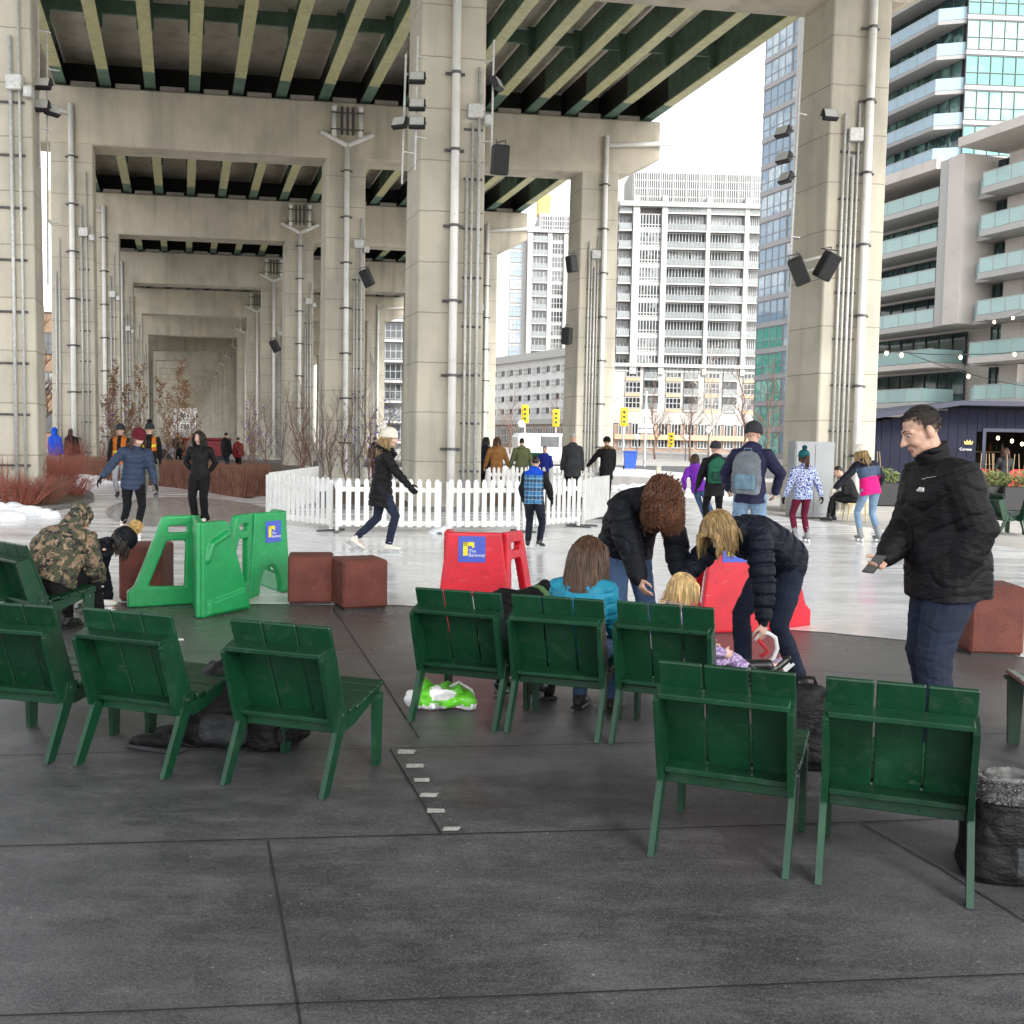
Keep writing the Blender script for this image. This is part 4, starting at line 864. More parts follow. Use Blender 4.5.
q=MB(); q.box(hx0-.6,hx1+.4,-.44,-.40,.55,hz0+.02); q.build('red_skirt',RED,T)
def text_mesh(body,size,name='lettering',ext=.002,sp=1.0):
    c=bpy.data.curves.new('txt','FONT'); c.body=body; c.size=size; c.extrude=ext; c.align_x='LEFT'; c.space_character=sp; o=bpy.data.objects.new('txt',c); COL.objects.link(o)
    me=bpy.data.meshes.new_from_object(o.evaluated_get(bpy.context.evaluated_depsgraph_get())); bpy.data.objects.remove(o); me.name=name; me.materials.clear(); return me
GOLD=pm('gold_paint',(.62,.40,.12),.45,.1,20); LETW=pm('white_letters',(.8,.8,.8),.5,.03,20)
me=text_mesh('Corona',.115); me.materials.append(LETW); o=link('lettering',me,T,loc=(X2(959.5),-.012,Z2(449))); o.rotation_euler=(PI/2,0,0)
q=MB(); cx=X2(968); cz=Z2(443)
pts=[(a_*.55,b_*.55) for a_,b_ in [(-.2,0),(.2,0),(.25,.2),(.13,.12),(.09,.26),(0,.15),(-.09,.26),(-.13,.12),(-.25,.2)]]
q.prism([(cx+a,cz+b) for a,b in pts],-.02,-.003,axis='y'); q.build('crown_emblem',GOLD,T)
# bottles and a lamp inside, each its own
GLB=[pm('bottle_amber',(.20,.07,.02),.15,.2),pm('bottle_green',(.03,.12,.04),.15,.2),pm('bottle_clear',(.35,.38,.36),.15,.2)]
for i in range(9):
    q=MB(); q.ring([[V(math.cos(2*PI*j/8)*r,math.sin(2*PI*j/8)*r,z) for j in range(8)] for r,z in((.04,0),(.04,.17),(.015,.22),(.015,.28))]); q.build('bottle',GLB[i%3],None,True,label='small bottle standing on the shelf inside the kiosk',cat='bottle',group='bottles on the kiosk shelf',loc=(O.x+hx0+.4+i*.2,O.y+3.2,1.545))
EMB=bpy.data.materials.new('bulb_glow'); EMB.use_nodes=True; b=EMB.node_tree.nodes['Principled BSDF']; b.inputs['Emission Color'].default_value=(1,.78,.45,1); b.inputs['Emission Strength'].default_value=2.5; b.inputs['Base Color'].default_value=(.9,.8,.6,1)
def bulb_mb(c,r): q=MB(); q.ell(c,(r,r,r*1.25),8,6); return q
for i,(a,b_) in enumerate(((998,438),(1012,441),(1022,444))):
    p=D(a,b_,d+1.6); T2=thing('pendant_lamp','small lit pendant bulb hanging inside the kiosk hatch','lamp',p,0,'lit bulbs inside the kiosk'); bulb_mb((0,0,0),.05).build('bulb',EMB,T2,True); q=MB(); q.tube([(0,0,.05),(0,0,2.55-p.z)],.008,4); q.build('cord',BLACK,T2)
# planters and their shrubs
LEAFG=pm('shrub_leaf',(.12,.15,.045),.6,.45,9); 
def leaf_cloud(mb,c,r,n,s,m=0):
    for _ in range(n):
        d=V(random.gauss(0,1),random.gauss(0,1),random.gauss(0,1)).normalized()*random.random()**.4; p=V(*c)+V(d.x*r[0],d.y*r[1],d.z*r[2]); a=V(random.gauss(0,1),random.gauss(0,1),random.gauss(0,1)).normalized()*s; b_=a.orthogonal().normalized()*s*.55; mb.add([p-a*.5,p+b_*.5,p+a*.5,p-b_*.5],[(0,1,2,3)],m)
for i,(u,dd,wd,lb) in enumerate(((880,29.5,1.1,'black planter with yellow green shrub by the left end of the kiosk'),(992,28.5,1.0,'left black planter with green shrub under the kiosk hatch'),(1022,28.2,1.2,'right black planter with green shrub under the kiosk hatch'))):
    p=D(u,480,dd); T=thing('planter',lb,'planter',(p.x,p.y,0),0,'planters in front of the kiosk'); q=MB(); q.rbox(-wd/2,wd/2,-.3,.3,-.02,.62,.03); q.build('pot',BLACK,T); q=MB(); leaf_cloud(q,(0,0,.80),(wd*.52,.34,.27),700,.09); q.build('shrub',LEAFG,T)
    q=MB()
    for _ in range(5): x=random.uniform(-.4,.1); q.tube([(x,0,.6),(x+random.uniform(-.1,.1),0,1.5)],.01,4)
    q.build('stake',pm('cane',(.4,.3,.17),.7),T)
# ------------------------------------------------------------------ green lounge chairs
def chair_mat():
    m,nt,b=nodes('chair_green'); oi=N(nt,'ObjectInfo')
    def noise_fac(nt,sc,de=4,stretch=None,rough=.55):
        src=N(nt,'TexCoord').outputs['Object']
        if stretch: mp=N(nt,'Mapping'); mp.inputs['Scale'].default_value=stretch; nt.links.new(src,mp.inputs['Vector']); src=mp.outputs[0]
        n=N(nt,'TexNoise',noise_dimensions='4D'); n.inputs['Scale'].default_value=sc; n.inputs['Detail'].default_value=de; n.inputs['Roughness'].default_value=rough; nt.links.new(src,n.inputs['Vector']); nt.links.new(mth(nt,'MULTIPLY',oi.outputs['Random'],37),n.inputs['W']); return n.outputs['Fac']
    a=noise_fac(nt,5,5)
    c=ramp(nt,a,[(.3,(.0022,.027,.0115)),(.55,(.003,.037,.016)),(.75,(.006,.050,.022))]); g=noise_fac(nt,16,6,rough=.75); c=mixc(nt,mth(nt,'MULTIPLY',ramp(nt,g,[(.54,(0,0,0)),(.70,(1,1,1))]),.40),c,(.035,.065,.048))
    s=noise_fac(nt,45,4,stretch=(.3,1,1)); c=mixc(nt,mth(nt,'MULTIPLY',ramp(nt,s,[(.66,(0,0,0)),(.72,(1,1,1))]),.25),c,(.10,.15,.12))
    c=mixc(nt,1.0,c,ramp(nt,oi.outputs['Random'],[(0,(.8,.8,.8)),(1,(1.25,1.2,1.15))]),'MULTIPLY'); nt.links.new(c,b.inputs['Base Color']); nt.links.new(ramp(nt,g,[(.35,(.26,)*3),(.7,(.5,)*3)]),b.inputs['Roughness']); bump(nt,b,mth(nt,'ADD',s,noise_fac(nt,60,3,stretch=(1,1,.1))),.12,.004); return m
CHG=chair_mat(); STEEL=pm('bolt_steel',(.2,.2,.19),.35,.1,30,metal=.8)
def make_chair():
    T=thing('lounge_chair','chair','chair'); T.scale=(1.05,1.03,1.05); w=.25; t=.024
    # side profile: y forward, z up, origin on the floor between the rear feet
    leg=[(-.02,0),(.035,0),(.20,.30),(.215,.36),(.14,.36),(.125,.30)]
    for s in(-1,1):
        x0=s*w-t/2; q=MB(); q.prism(leg,x0,x0+t,axis='x'); q.build('leg',CHG,T)
        q=MB(); q.prism([(.50,0),(.56,0),(.575,.345),(.49,.345)],x0,x0+t,axis='x'); q.build('leg',CHG,T)
        xi=s*(w-t-.003)-t/2+ (0) ; q=MB(); q.prism([(.205,.25),(.23,.235),(.32,.245),(.46,.29),(.60,.355),(.60,.375),(.50,.368),(.33,.315),(.24,.305),(.21,.31)],xi,xi+t,axis='x'); q.build('seat_rail',CHG,T)
        # back stile: board on edge behind the slats
        q=MB(); q.prism([(.085,.27),(.205,.30),(.075,.645),(.0,.62),(-.02,.60)],s*(w-.004)-.011,s*(w-.004)+.011,axis='x'); q.build('back_stile',CHG,T)
    # back slats: three boards between stiles, taller than the stiles
    by=lambda z:.232-(z-.27)*.385
    q=MB()
    for i in range(3):
        bw=(2*w+.015)/3; x0=-w-.0075+i*bw+.004; x1=x0+bw-.008; X=Matrix.Translation(V(0,by(.27),.27))@Matrix.Rotation(math.atan(.385),4,'X'); q.rbox(x0,x1,-.009,.010,.0,.505,.004,0,X)
    q.build('backrest',CHG,T)
    q=MB(); n=5
    for i in range(n):
        y=.235+i*.072; z=.318+max(0,(y-.30))*.22; X=Matrix.Translation(V(0,y,z))@Matrix.Rotation(math.atan(.22),4,'X'); q.rbox(-w-.012,w+.012,0,.067,0,.02,.004,0,X)
    q.build('seat',CHG,T)
    th=math.atan(.385)
    X=Matrix.Translation(V(0,by(.64)-.058,.625))@Matrix.Rotation(th*.35,4,'X'); q=MB(); q.rbox(-w+.008,w-.008,-.05,.05,-.011,.011,.004,0,X); q.build('crossbar',CHG,T)
    X=Matrix.Translation(V(0,by(.31)-.05,.305))@Matrix.Rotation(th*.2,4,'X'); q=MB(); q.rbox(-w+.014,w-.014,-.05,.045,-.011,.011,.004,0,X); q.build('crossbar',CHG,T)
    X=Matrix.Translation(V(0,by(.30)-.10,.27)); q=MB(); q.rbox(-w+.016,w-.016,.04,.06,-.03,.012,.004,0,X); q.build('crossbar',CHG,T)
    for s in(-1,1):
        for y,z in((.16,.33),(.535,.33)): q=MB(); q.tube([(s*(w+t/2-.001),y,z),(s*(w+t/2+.004),y,z)],.006,8); q.build('bolt',STEEL,T)
    return T
CH0=make_chair(); used=[0]
def chair(pl,pr,label,dist=None,rz=None,loc=None):
    if loc is None:
        a,b=P(*pl),P(*pr); mid=(a+b)/2; rz=math.atan2(b.y-a.y,b.x-a.x); loc=mid
    gp='green slatted lounge chairs around the rink'
    if used[0]==0: CH0.location=loc; CH0.rotation_euler=(0,0,rz); CH0['label']=label; CH0['group']=gp; used[0]=1; return CH0
    return copy_thing(CH0,loc,rz,label,gp)
cA=chair((652,855),(785,877),'green slatted chair in front of the woman holding skates, left of the nearest pair')
cB=chair((820,883),(968,906),'nearest green slatted chair, right of the pair, in front of the man with the phone')
m1=chair((411,721),(494,731),'green slatted chair with the crumpled green shopping bag beneath it')
m2=chair((507,732),(597,742),'green slatted chair in which the long haired girl in teal sits')
m3=chair((612,743),(706,755),'green slatted chair in which the small blond child sits')
l3=chair((225,784),(322,798),'empty green chair with the black backpack at its left side')
l2=chair((79,765),(162,778),'empty green chair between the backpack and the leftmost front chair')
l1=chair((-30,755),(36,762),'empty green chair cut off by the left edge in the front row')
p=P(42,648); cx=chair(None,None,'green chair at the back left in which the camouflage jacket person sits',loc=(p.x-.36,p.y+.16,0),rz=R(-40))
p=P(1013,761); chair(None,None,'green chair cut off by the right edge, only a leg and seat corner showing',loc=(p.x+.65,p.y-.02,0),rz=R(80))
p=P(1010,534); chair(None,None,'green chair far off by the planters, left of the two there',loc=(p.x-.35,p.y+.1,0),rz=R(-80)); p=P(1030,535); chair(None,None,'green chair far off by the planters, right of the two there',loc=(p.x+.1,p.y-.1,0),rz=R(8))
# ------------------------------------------------------------------ skating aids of moulded plastic
def plastic(name,c):
    m=pm(name,c,.42,.14,4,.08,90,dirt=(tuple(x*.5 for x in c),.45)); nt=m.node_tree; b=nt.nodes['Principled BSDF']; old=b.inputs['Base Color'].links[0].from_socket
    s1=noise_fac(nt,22,6,stretch=(.25,1,1.6),rough=.8); o=mixc(nt,mth(nt,'MULTIPLY',ramp(nt,s1,[(.60,(0,0,0)),(.66,(1,1,1))]),.45),old,tuple(min(1,x*.6+.22) for x in c))
    s2=noise_fac(nt,3,5,rough=.7); o=mixc(nt,mth(nt,'MULTIPLY',ramp(nt,s2,[(.5,(0,0,0)),(.7,(1,1,1))]),.4),o,tuple(x*.55+.02 for x in c)); nt.links.new(o,b.inputs['Base Color']); return m
PG=plastic('green_plastic',(.010,.30,.085)); PR=plastic('red_plastic',(.62,.012,.03)); BLUE=pm('sticker_blue',(.06,.10,.50),.4,.1,8); YEL=pm('sticker_yellow',(.80,.68,.03),.4,.05,8)
def mold(mb,name,m,T,X,amp=0):
    mb.v=[tuple(X@V(*q)) for q in mb.v]; me=remesh(mb,.0095,5,name); me.materials.append(m); return link(name,me,T)
def side_members():
    q=MB(); t=.035
    for poly in ([(0,0),(.64,0),(.64,.15),(.575,.20),(0,.17)],[(0,.16),(.11,.16),(.10,.64),(0,.64)],[(.455,.18),(.578,.19),(.392,.66),(.27,.64)],[(0,.62),(.408,.62),(.378,.70),(0,.70)],[(0,.69),(.09,.69),(.09,.775),(0,.775)],[(.265,.69),(.382,.69),(.35,.775),(.265,.775)],[(0,.765),(.354,.765),(.325,.84),(.29,.86),(0,.86)]): q.prism(poly,-t,t,axis='y')
    return q
def solid_members(w0,w1,arch=True,h=.86):
    q=MB(); t=.035; n=10
    if arch:
        top=[(-w1/2,h),(w1/2,h)]; ar=[(.16*math.cos(PI*i/n),.02+.30*math.sin(PI*i/n)) for i in range(n+1)]
        q.prism([(w0/2,0)]+[(w1/2,h),(-w1/2,h)]+[(-w0/2,0)]+[(-x,z) for x,z in [(a,b) for a,b in ar]],-t,t,axis='y')
    else: q.prism([(-w0/2,0),(w0/2,0),(w1/2,h-.02),(w1/2-.03,h),(-w1/2+.03,h),(-w1/2,h-.02)],-t,t,axis='y')
    return q
def sticker(T,X,w=.23,h=.22):
    s=MB().box(-w/2,w/2,-.002,.002,-h/2,h/2,0,X).build('sticker',BLUE,T)
    q=MB(); 
    for a in((-.075,-.035,-.055,.060),(-.075,.02,.028,.060),(.0,.02,.012,.030)): q.box(a[0],a[1],-.0045,-.0022,a[2],a[3],0,X)
    q.build('logo',YEL,s)
    for body,z,x in(('The',-.028,-.028),('Bentway',-.062,-.028)):
        me=text_mesh(body,.040,ext=.0008); me.materials.append(LETW); o=link('lettering',me,s); o.matrix_local=X@Matrix.Translation(V(x,-.0035,z))@Matrix.Rotation(PI/2,4,'X')
def aid(label,loc,rz,m,sides,front,stick=None):
    T=thing('skating_aid',label,'skating aid',loc,rz,'plastic skating aids beside the rink')
    if front: mold(solid_members(*front),'front_panel',m,T,Matrix.Identity(4))
    for (x,y,a,solid,flip) in sides:
        X=Matrix.Translation(V(x,y,0))@Matrix.Rotation(a,4,'Z')
        if solid:
            q=MB(); q.prism([(0,0),(.64,0),(.62,.12),(.34,.84),(.30,.86),(0,.86)],-.035,.035,axis='y'); q.prism([(.07,.02),(.60,.02),(.555,.20),(.07,.13)],-.062,.062,axis='y'); q.tube([(.06,-.04,.52),(.10,-.055,.66),(.30,-.055,.74)],.03,8,round_ends=True); mold(q,'side_panel',m,T,X)
        else: mold(side_members(),'side_panel',m,T,X)
    if stick: sticker(T,stick)
    return T
ST=lambda x,z,y=-.0385: Matrix.Translation(V(x,y,z))
p=P(473,633); aid('red plastic skating aid with a blue sticker behind the person bending over',(p.x,p.y,0),R(2),PR,[(.245,.02,R(62),0,0),(-.225,.03,R(88),0,0)],(.66,.46),ST(-.02,.72))
p=P(733,632); aid('red plastic skating aid behind the bending blond woman',(p.x,p.y,0),R(12),PR,[(.25,.02,R(22),0,0),(-.20,.03,R(84),0,0)],(.64,.48,False),ST(-.02,.73))
a=P(196,603); b=P(131,607); c=P(200,618); e=P(247,609)
T=aid('green plastic skating aid nearest the camouflage jacket, with open side panel and no sticker',(a.x,a.y,0),0,PG,[(0,0,math.atan2(b.y-a.y,b.x-a.x),0,0),(c.x-a.x+.0,c.y-a.y,math.atan2(e.y-c.y,e.x-c.x)+R(2),1,0)],None)
q=MB(); dd=V(c.x-a.x,c.y-a.y,0); L_=dd.length; q.prism([(0,0),(L_,0),(L_,.86),(0,.86)],-.035,.035,axis='y'); mold(q,'front_panel',PG,T,Matrix.Rotation(math.atan2(dd.y,dd.x),4,'Z'))
a=P(246,602); b=P(289,589); an=math.atan2(b.y-a.y,b.x-a.x); mid=(a+b)/2
aid('green plastic skating aid with a blue sticker beside the brown blocks',(mid.x,mid.y,0),an*.8,PG,[(-.25,.02,R(195),0,0),(.25,.02,R(62),0,0)],(.62,.46),ST(.03,.66))
# ------------------------------------------------------------------ brown blocks
BLK=pm('brown_block',(.135,.036,.024),.75,.3,5,.5,40,dirt=((.06,.018,.014),.6))
for i,(u,v,dx,rz,lb) in enumerate(((307,604,0,10,'left of the two reddish brown blocks beside the green skating aid'),(356,609,0,24,'right of the two reddish brown blocks beside the green skating aid'),(140,601,0,4,'reddish brown block behind the green skating aid at the left'),(997,655,0,-4,'reddish brown block behind the man with the phone'))):
    p=P(u,v); s=(.44,.46,.47) if i<2 else (.42,.46,.55); T=thing('block_seat',lb,'block',(p.x,p.y+.2,0),R(rz),'reddish brown blocks along the ice'); q=MB(); q.rbox(-s[0]/2,s[0]/2,-s[1]/2,s[1]/2,.012,s[2]*1.0,.02); q.build('block',BLK,T); q=MB(); q.box(-s[0]/2+.02,s[0]/2-.02,-s[1]/2+.02,s[1]/2-.02,-.005,.012); q.build('base',BLACK,T)
# ------------------------------------------------------------------ picket fence panels
PICK=pm('picket_white',(.76,.76,.74),.5,.06,2,dirt=((.45,.44,.42),.4)); h=.93
def fence(a,b,lb):
    a=V(a.x,a.y,0); b=V(b.x,b.y,0); L=(b-a).length; an=math.atan2(b.y-a.y,b.x-a.x); T=thing('picket_fence',lb,'fence panel',a,an,'white picket fence panels round the planting'); n=max(4,int(round(L/.15))); q=MB()
    for i in range(n):
        x=(i+.5)*L/n; q.prism([(x-.044,.10),(x+.044,.10),(x+.044,h-.05),(x+.02,h),(x-.02,h),(x-.044,h-.05)],-.022,-.004,axis='y')
    q.build('pickets',PICK,T)
    for z in(.12,.70): q=MB(); q.rbox(.02,L-.02,-.003,.03,z,z+.085,.004); q.build('rail',PICK,T)
    for x in(.03,L-.03): q=MB(); q.rbox(x-.028,x+.028,-.006,.045,0,h-.04,.005); q.build('post',PICK,T); q=MB(); q.rbox(x-.04,x+.04,-.26,.30,-.005,.03,.01); q.build('foot',DGREY,T)
fence(P(268,523),P(331,531),'white picket fence panel at the left front corner of the planting'); fence(P(335,532),P(441,533),'white picket fence panel behind the woman in the cream hat'); fence(P(446,533),P(520,532),'white picket fence panel behind the red skating aid'); fence(P(523,532),P(580,527),'white picket fence panel at the right of the boy in the plaid vest'); fence(P(584,526),P(608,519),'white picket fence panel at the right end, turned away')
fence(P(268,521),P(318,505),'white picket fence panel running back from the left corner'); fence(P(486,504),P(545,502),'white picket fence panel in the rear run, left'); fence(P(549,502),P(606,501),'white picket fence panel in the rear run, right')
# a snow bank and lumps
q=MB()
for (u,v,r,hh) in((12,514,.45,.26),(30,515,.3,.18),(3,519,.45,.2),(48,517,.25,.14),(150,483,.4,.15),(215,492,.5,.2),(440,533,.28,.14),(330,495,.8,.5),(300,490,.8,.35),(90,482,1.6,.2),(60,483,1.4,.22),(640,490,1.2,.15),(10,508,.3,.2)):
    p=P(u,v); q.ell((p.x,p.y,.02),(r,r*.7,hh),12,8)
me=remesh(q,.05,3,'snow'); crease(me,.12,3.5); me.materials.append(SNOWM); link('snow',me,None,'small heaps of old snow beside the shrubs and the fence','snow',None,'stuff')
# ------------------------------------------------------------------ bare shrubs, saplings, trees
TW=[pm('red_twig',(.26,.075,.05),.7,.4,4),pm('brown_twig',(.17,.10,.07),.8,.35,4),pm('grey_twig',(.16,.13,.115),.8,.3,4)]; BUD=pm('orange_bud',(.24,.12,.05),.7,.4,12); PUR=pm('violet_light',(.20,.14,.36),.5,.3,12); STEM=pm('reed',(.19,.085,.055),.85,.4,5,co='Position')
def twig_clump(r,hh,n,th=.006):
    q=MB()
    for _ in range(n):
        a=random.uniform(0,2*PI); rr=r*math.sqrt(random.random()); b=V(math.cos(a)*rr*.6,math.sin(a)*rr*.6,0); tip=V(math.cos(a)*rr*1.25+random.gauss(0,.08),math.sin(a)*rr*1.25+random.gauss(0,.08),hh*random.uniform(.55,1.05)); m=b.lerp(tip,.5)+V(random.gauss(0,.04),random.gauss(0,.04),.05)
        q.tube([b,m,tip],[th,th*.75,th*.3],3)
        if random.random()<.6:
            t=m+V(random.gauss(0,.12),random.gauss(0,.12),hh*random.uniform(.2,.4)); q.tube([m,t],[th*.6,th*.25],3)
    return q
def put_shrub(u,v,r,hh,n,m,lb,th=.007,z=.12):
    p=P(u,v); T=thing('twig_shrub',lb,'shrub',(p.x,p.y,z),0,'bare red twig shrubs by the ice'); twig_clump(r,hh,n,th).build('twigs',m,T)
pos=['at the left picture edge','below the left column','right of the left column','in front of the left column','at the tip of the bed','behind the snow heap','at the back of the left bed']
for i,(u,v,r,hh) in enumerate(((2,505,.9,1.1),(24,503,.8,1.15),(47,500,.8,1.0),(16,510,.7,.65),(66,500,.7,.55),(36,508,.7,.6),(55,491,.7,.9))): put_shrub(u,v,r,hh,200,TW[0] if i!=5 else STEM,'bare red stemmed shrub '+pos[i])
for i,(u,v,r,hh) in enumerate(((64,478,.8,1.4),(92,472,.9,1.2))): put_shrub(u,v,r,hh,170,TW[0],('bare red shrub behind the couple walking away','bare red shrub right of the walking couple')[i])
# cut reeds in a long bank: nobody could count them
q=MB(); line=[P(*t) for t in((70,480),(100,483),(135,484),(165,487),(200,491),(238,498),(268,496))]
for i in range(6500):
    t=random.random()*(len(line)-1.001); k=int(t); b=line[k].lerp(line[k+1],t-k); back=random.random()**1.3*2.6; nrm=(b.normalized()); b=b+nrm*(back+.1)
    hh=random.uniform(.45,.85)*(1 if back>.15 else .8); tip=b+V(random.gauss(0,.07),random.gauss(0,.07),hh); w_=random.uniform(.008,.016); q.add([(b.x-w_,b.y,.0),(b.x+w_,b.y,.0),(tip.x+w_*.4,tip.y,tip.z),(tip.x-w_*.4,tip.y,tip.z)],[(0,1,2,3)])
q.build('reed_bank',STEM,None,label='bank of cut red brown reeds along the far edge of the ice',cat='reeds',kind='stuff')
def tree_mb(hh,r0,nb,spread,seed,upw=.8,sub=5,th=.35,n=6,start=.25):
    rnd=random.Random(seed); tr=MB(); tw=MB(); tips=[]; pts=[V(0,0,0)]; d=V(0,0,1)
    for i in range(8): pts.append(pts[-1]+V(rnd.gauss(0,.025),rnd.gauss(0,.025),1/8)*hh*1.0)
    tr.tube(pts,[r0*(1-.85*i/8) for i in range(9)],n)
    for j in range(nb):
        t=start+(1-start)*(j+rnd.random())/nb; k=min(7,int(t*8)); b=pts[k].lerp(pts[k+1],t*8-k); a=rnd.uniform(0,2*PI); L=spread*(1.1-t*.75)*rnd.uniform(.7,1.15); dr=V(math.cos(a),math.sin(a),upw+rnd.uniform(0,.5)).normalized(); e=b+dr*L; m=b.lerp(e,.5)+V(0,0,-.04*L); r1=r0*(1-.85*t)*.45
        tw.tube([b,m,e],[r1,r1*.7,r1*.25],4); tips.append(e)
        for s in range(sub):
            u=rnd.uniform(.25,.95); c=b.lerp(e,u); dd=(dr+V(rnd.gauss(0,.6),rnd.gauss(0,.6),rnd.gauss(.25,.4))).normalized(); f=c+dd*L*rnd.uniform(.25,.5); tw.tube([c,c.lerp(f,.5)+V(0,0,.02),f],[r1*.45,r1*.33,r1*.15],3); tips+=[f,c.lerp(f,.6)]
    return tr,tw,tips
def tree(name,lb,cat,p,hh,r0,nb,spread,seed,m,group,bud=None,lights=0,**k):
    T=thing(name,lb,cat,(p[0],p[1],p[2] if len(p)>2 else 0),0,group); tr,tw,tips=tree_mb(hh,r0,nb,spread,seed,**k); t=tr.build('trunk',m,T,True); rnd=random.Random(seed+99)
    if bud:
        for e in tips:
            c=e+V(rnd.gauss(0,.02),rnd.gauss(0,.02),rnd.gauss(0,.02)); lv=V(rnd.gauss(0,1),rnd.gauss(0,1),rnd.gauss(0,1)).normalized()*.035; o_=lv.orthogonal()*.6; tw.add([c-lv,c+o_,c+lv,c-o_],[(0,1,2,3)],1)
    tw.build('branches',[m,bud] if bud else m,t)
    if lights:
        q=MB()
        for _ in range(lights): e=rnd.choice(tips); c=e*rnd.uniform(.6,1)+V(rnd.gauss(0,.05),rnd.gauss(0,.05),0); q.ell(c,.03,5,4)
        q.build('light_string',PUR,T)
sap=[(280,489,3.2),(296,493,3.0),(312,488,3.4),(318,492,3.6),(330,490,2.6),(349,496,3.1),(357,494,3.7),(372,497,2.7),(380,496,2.4),(389,493,3.2),(268,484,2.8),(254,483,2.9),(336,497,2.9),(302,486,3.3)]
bys=['at the left end of the fenced planting','third from the left end of the fenced planting','among the thicket behind the picket fence, its stem single','dark and dense in the middle of the thicket','short and thin in the middle of the thicket','left of the white downpipe behind the fence','tallest, in front of the white downpipe','just right of the white downpipe','short, hung with violet lights right of the pipe','left of the woman in the cream hat','standing behind the left fence corner','by the reed bank left of the fence','leaning over the mound behind the fence','at the back of the thicket']
for i,(u,v,hh) in enumerate(sap):
    p=P(u,v); tree('bare_sapling','bare brown sapling '+bys[i],'sapling',(p.x,p.y,.1),hh,.024,36,.8,200+i,TW[1 if i%3 else 2],'bare saplings by the highway columns',lights=26 if i in(7,8,9,10,11,5) else 0,upw=1.3,sub=9,start=.12)
for i,(u,v,hh) in enumerate(((100,476,3.6),(115,476,3.2),(130,476,4.0),(147,476,3.5),(162,477,4.2),(176,478,3.3),(240,484,3.0),(108,470,4.4))):
    p=P(u,v); tree('bare_sapling','bare sapling with orange buds behind the reeds, '+('leftmost of its row','second of its row from the left','third of its row, rather tall','fourth of its row, between the vest wearers','tallest, in the middle of its row','last of its row, left of the corridor','alone, right of the woman in black','farther back at the left')[i],'sapling',(p.x,p.y+1.2,.1),hh,.026,34,.85,300+i,TW[1],'budding saplings behind the reed bank',bud=BUD if i!=6 else None,lights=22 if i in(0,1,6,7) else 0,upw=1.3,sub=8,start=.12)
p=P(38,463); tree('bare_tree','bare brown tree glimpsed in the gap left of the second column','tree',(p.x-.6,p.y,0),11,.16,40,3.2,11,TW[1],'bare street trees',sub=9,start=.1)
p=P(714,470); tree('bare_tree','pale bare tree right of the green backpack','tree',p,7.6,.09,16,3.0,12,pm('pale_bark',(.42,.36,.30),.8,.2,6),'bare street trees',sub=6,start=.3)
for i,(u,dd,hh) in enumerate(((600,95,7),(655,100,7.5),(690,92,7),(740,88,8.5),(770,80,8),(510,120,7),(560,125,7))):
    p=D(u,450,dd); tree('bare_tree','bare brown street tree '+('at the right of the second right column','behind the road sign','above the purple jacket girl','above the man with the grey backpack','beside the grey cabinet','above the camel coat','above the grey coat man')[i],'tree',(p.x,p.y,0),hh,.1,26,2.6,40+i,TW[1],'bare street trees',sub=8,start=.2)
# ------------------------------------------------------------------ lamps and speakers on the columns
LENS=pm('lamp_lens',(.45,.45,.43),.15,.1,20)
def rod(u0,v0,u1,v1,d,lb):
    a=D(u1,v1,d); b=D(u0,v0,d); T=thing('light_pole',lb,'pole',a,0,'thin lamp poles clamped to the columns'); q=MB(); q.tube([V(0,0,0),b-a],.022,6); q.build('pole',GALV,T)
    for t in(.25,.85): c=(b-a)*t; q=MB(); q.tube([c,c+V(.22 if u0<420 or u0>700 else -.22,.12,0)],.018,5); q.build('bracket',GALV,T)
rod(38,6,40,168,23.3,'lamp pole nearer the left column, holding two floodlights'); rod(47,30,48,285,23.6,'long thin lamp pole beside the left column'); rod(418,36,415,170,23.0,'lamp pole on the middle column holding three floodlights'); rod(406,54,402,184,23.4,'lamp pole just left of the middle column'); rod(494,40,491,174,23.2,'lamp pole at the right side of the middle column with the speaker'); rod(800,82,789,287,24.6,'lamp pole at the left side of the right column')
def flood(u,v,d,rz,lb,s=.36):
    p=D(u,v,d); T=thing('floodlight',lb,'floodlight',p,R(rz),'black floodlights on the column poles'); X=Matrix.Rotation(R(-25),4,'X'); q=MB(); q.rbox(-s/2,s/2,-.07,.07,-s*.36,s*.36,.02,0,X); q.build('housing',BLACK,T); q=MB(); q.box(-s*.42,s*.42,-.076,-.0715,-s*.28,s*.28,0,X); q.build('lens',LENS,T); q=MB(); q.tube([(-s*.52,0,0),(-s*.52,.12,.02),(s*.52,.12,.02),(s*.52,0,0)],.014,5); q.tube([(0,.12,.02),(0,.26,.02)],.02,5); q.build('yoke',BLACK,T)
for a in((43,84,23.2,0,'upper floodlight of the two on the left column pole'),(41,106,23.2,8,'lower floodlight of the two on the left column pole'),(51,110,23.5,60,'floodlight turned sideways beside the left column'),(417,78,22.9,0,'top floodlight of the three on the middle column'),(417,105,22.9,0,'second floodlight of the three on the middle column'),(417,123,22.9,0,'lowest floodlight of the three on the middle column'),(400,123,23.3,-25,'floodlight turned left beside the middle column'),(783,132,24.5,-50,'top floodlight on the pole left of the right column'),(784,158,24.5,-50,'second floodlight on the pole left of the right column'),(786,178,24.5,-60,'lowest floodlight on the pole left of the right column'),(830,115,24.4,10,'floodlight on the front face of the right column'),(497,84,23.1,70,'small floodlight at the right of the middle column')): flood(*a)
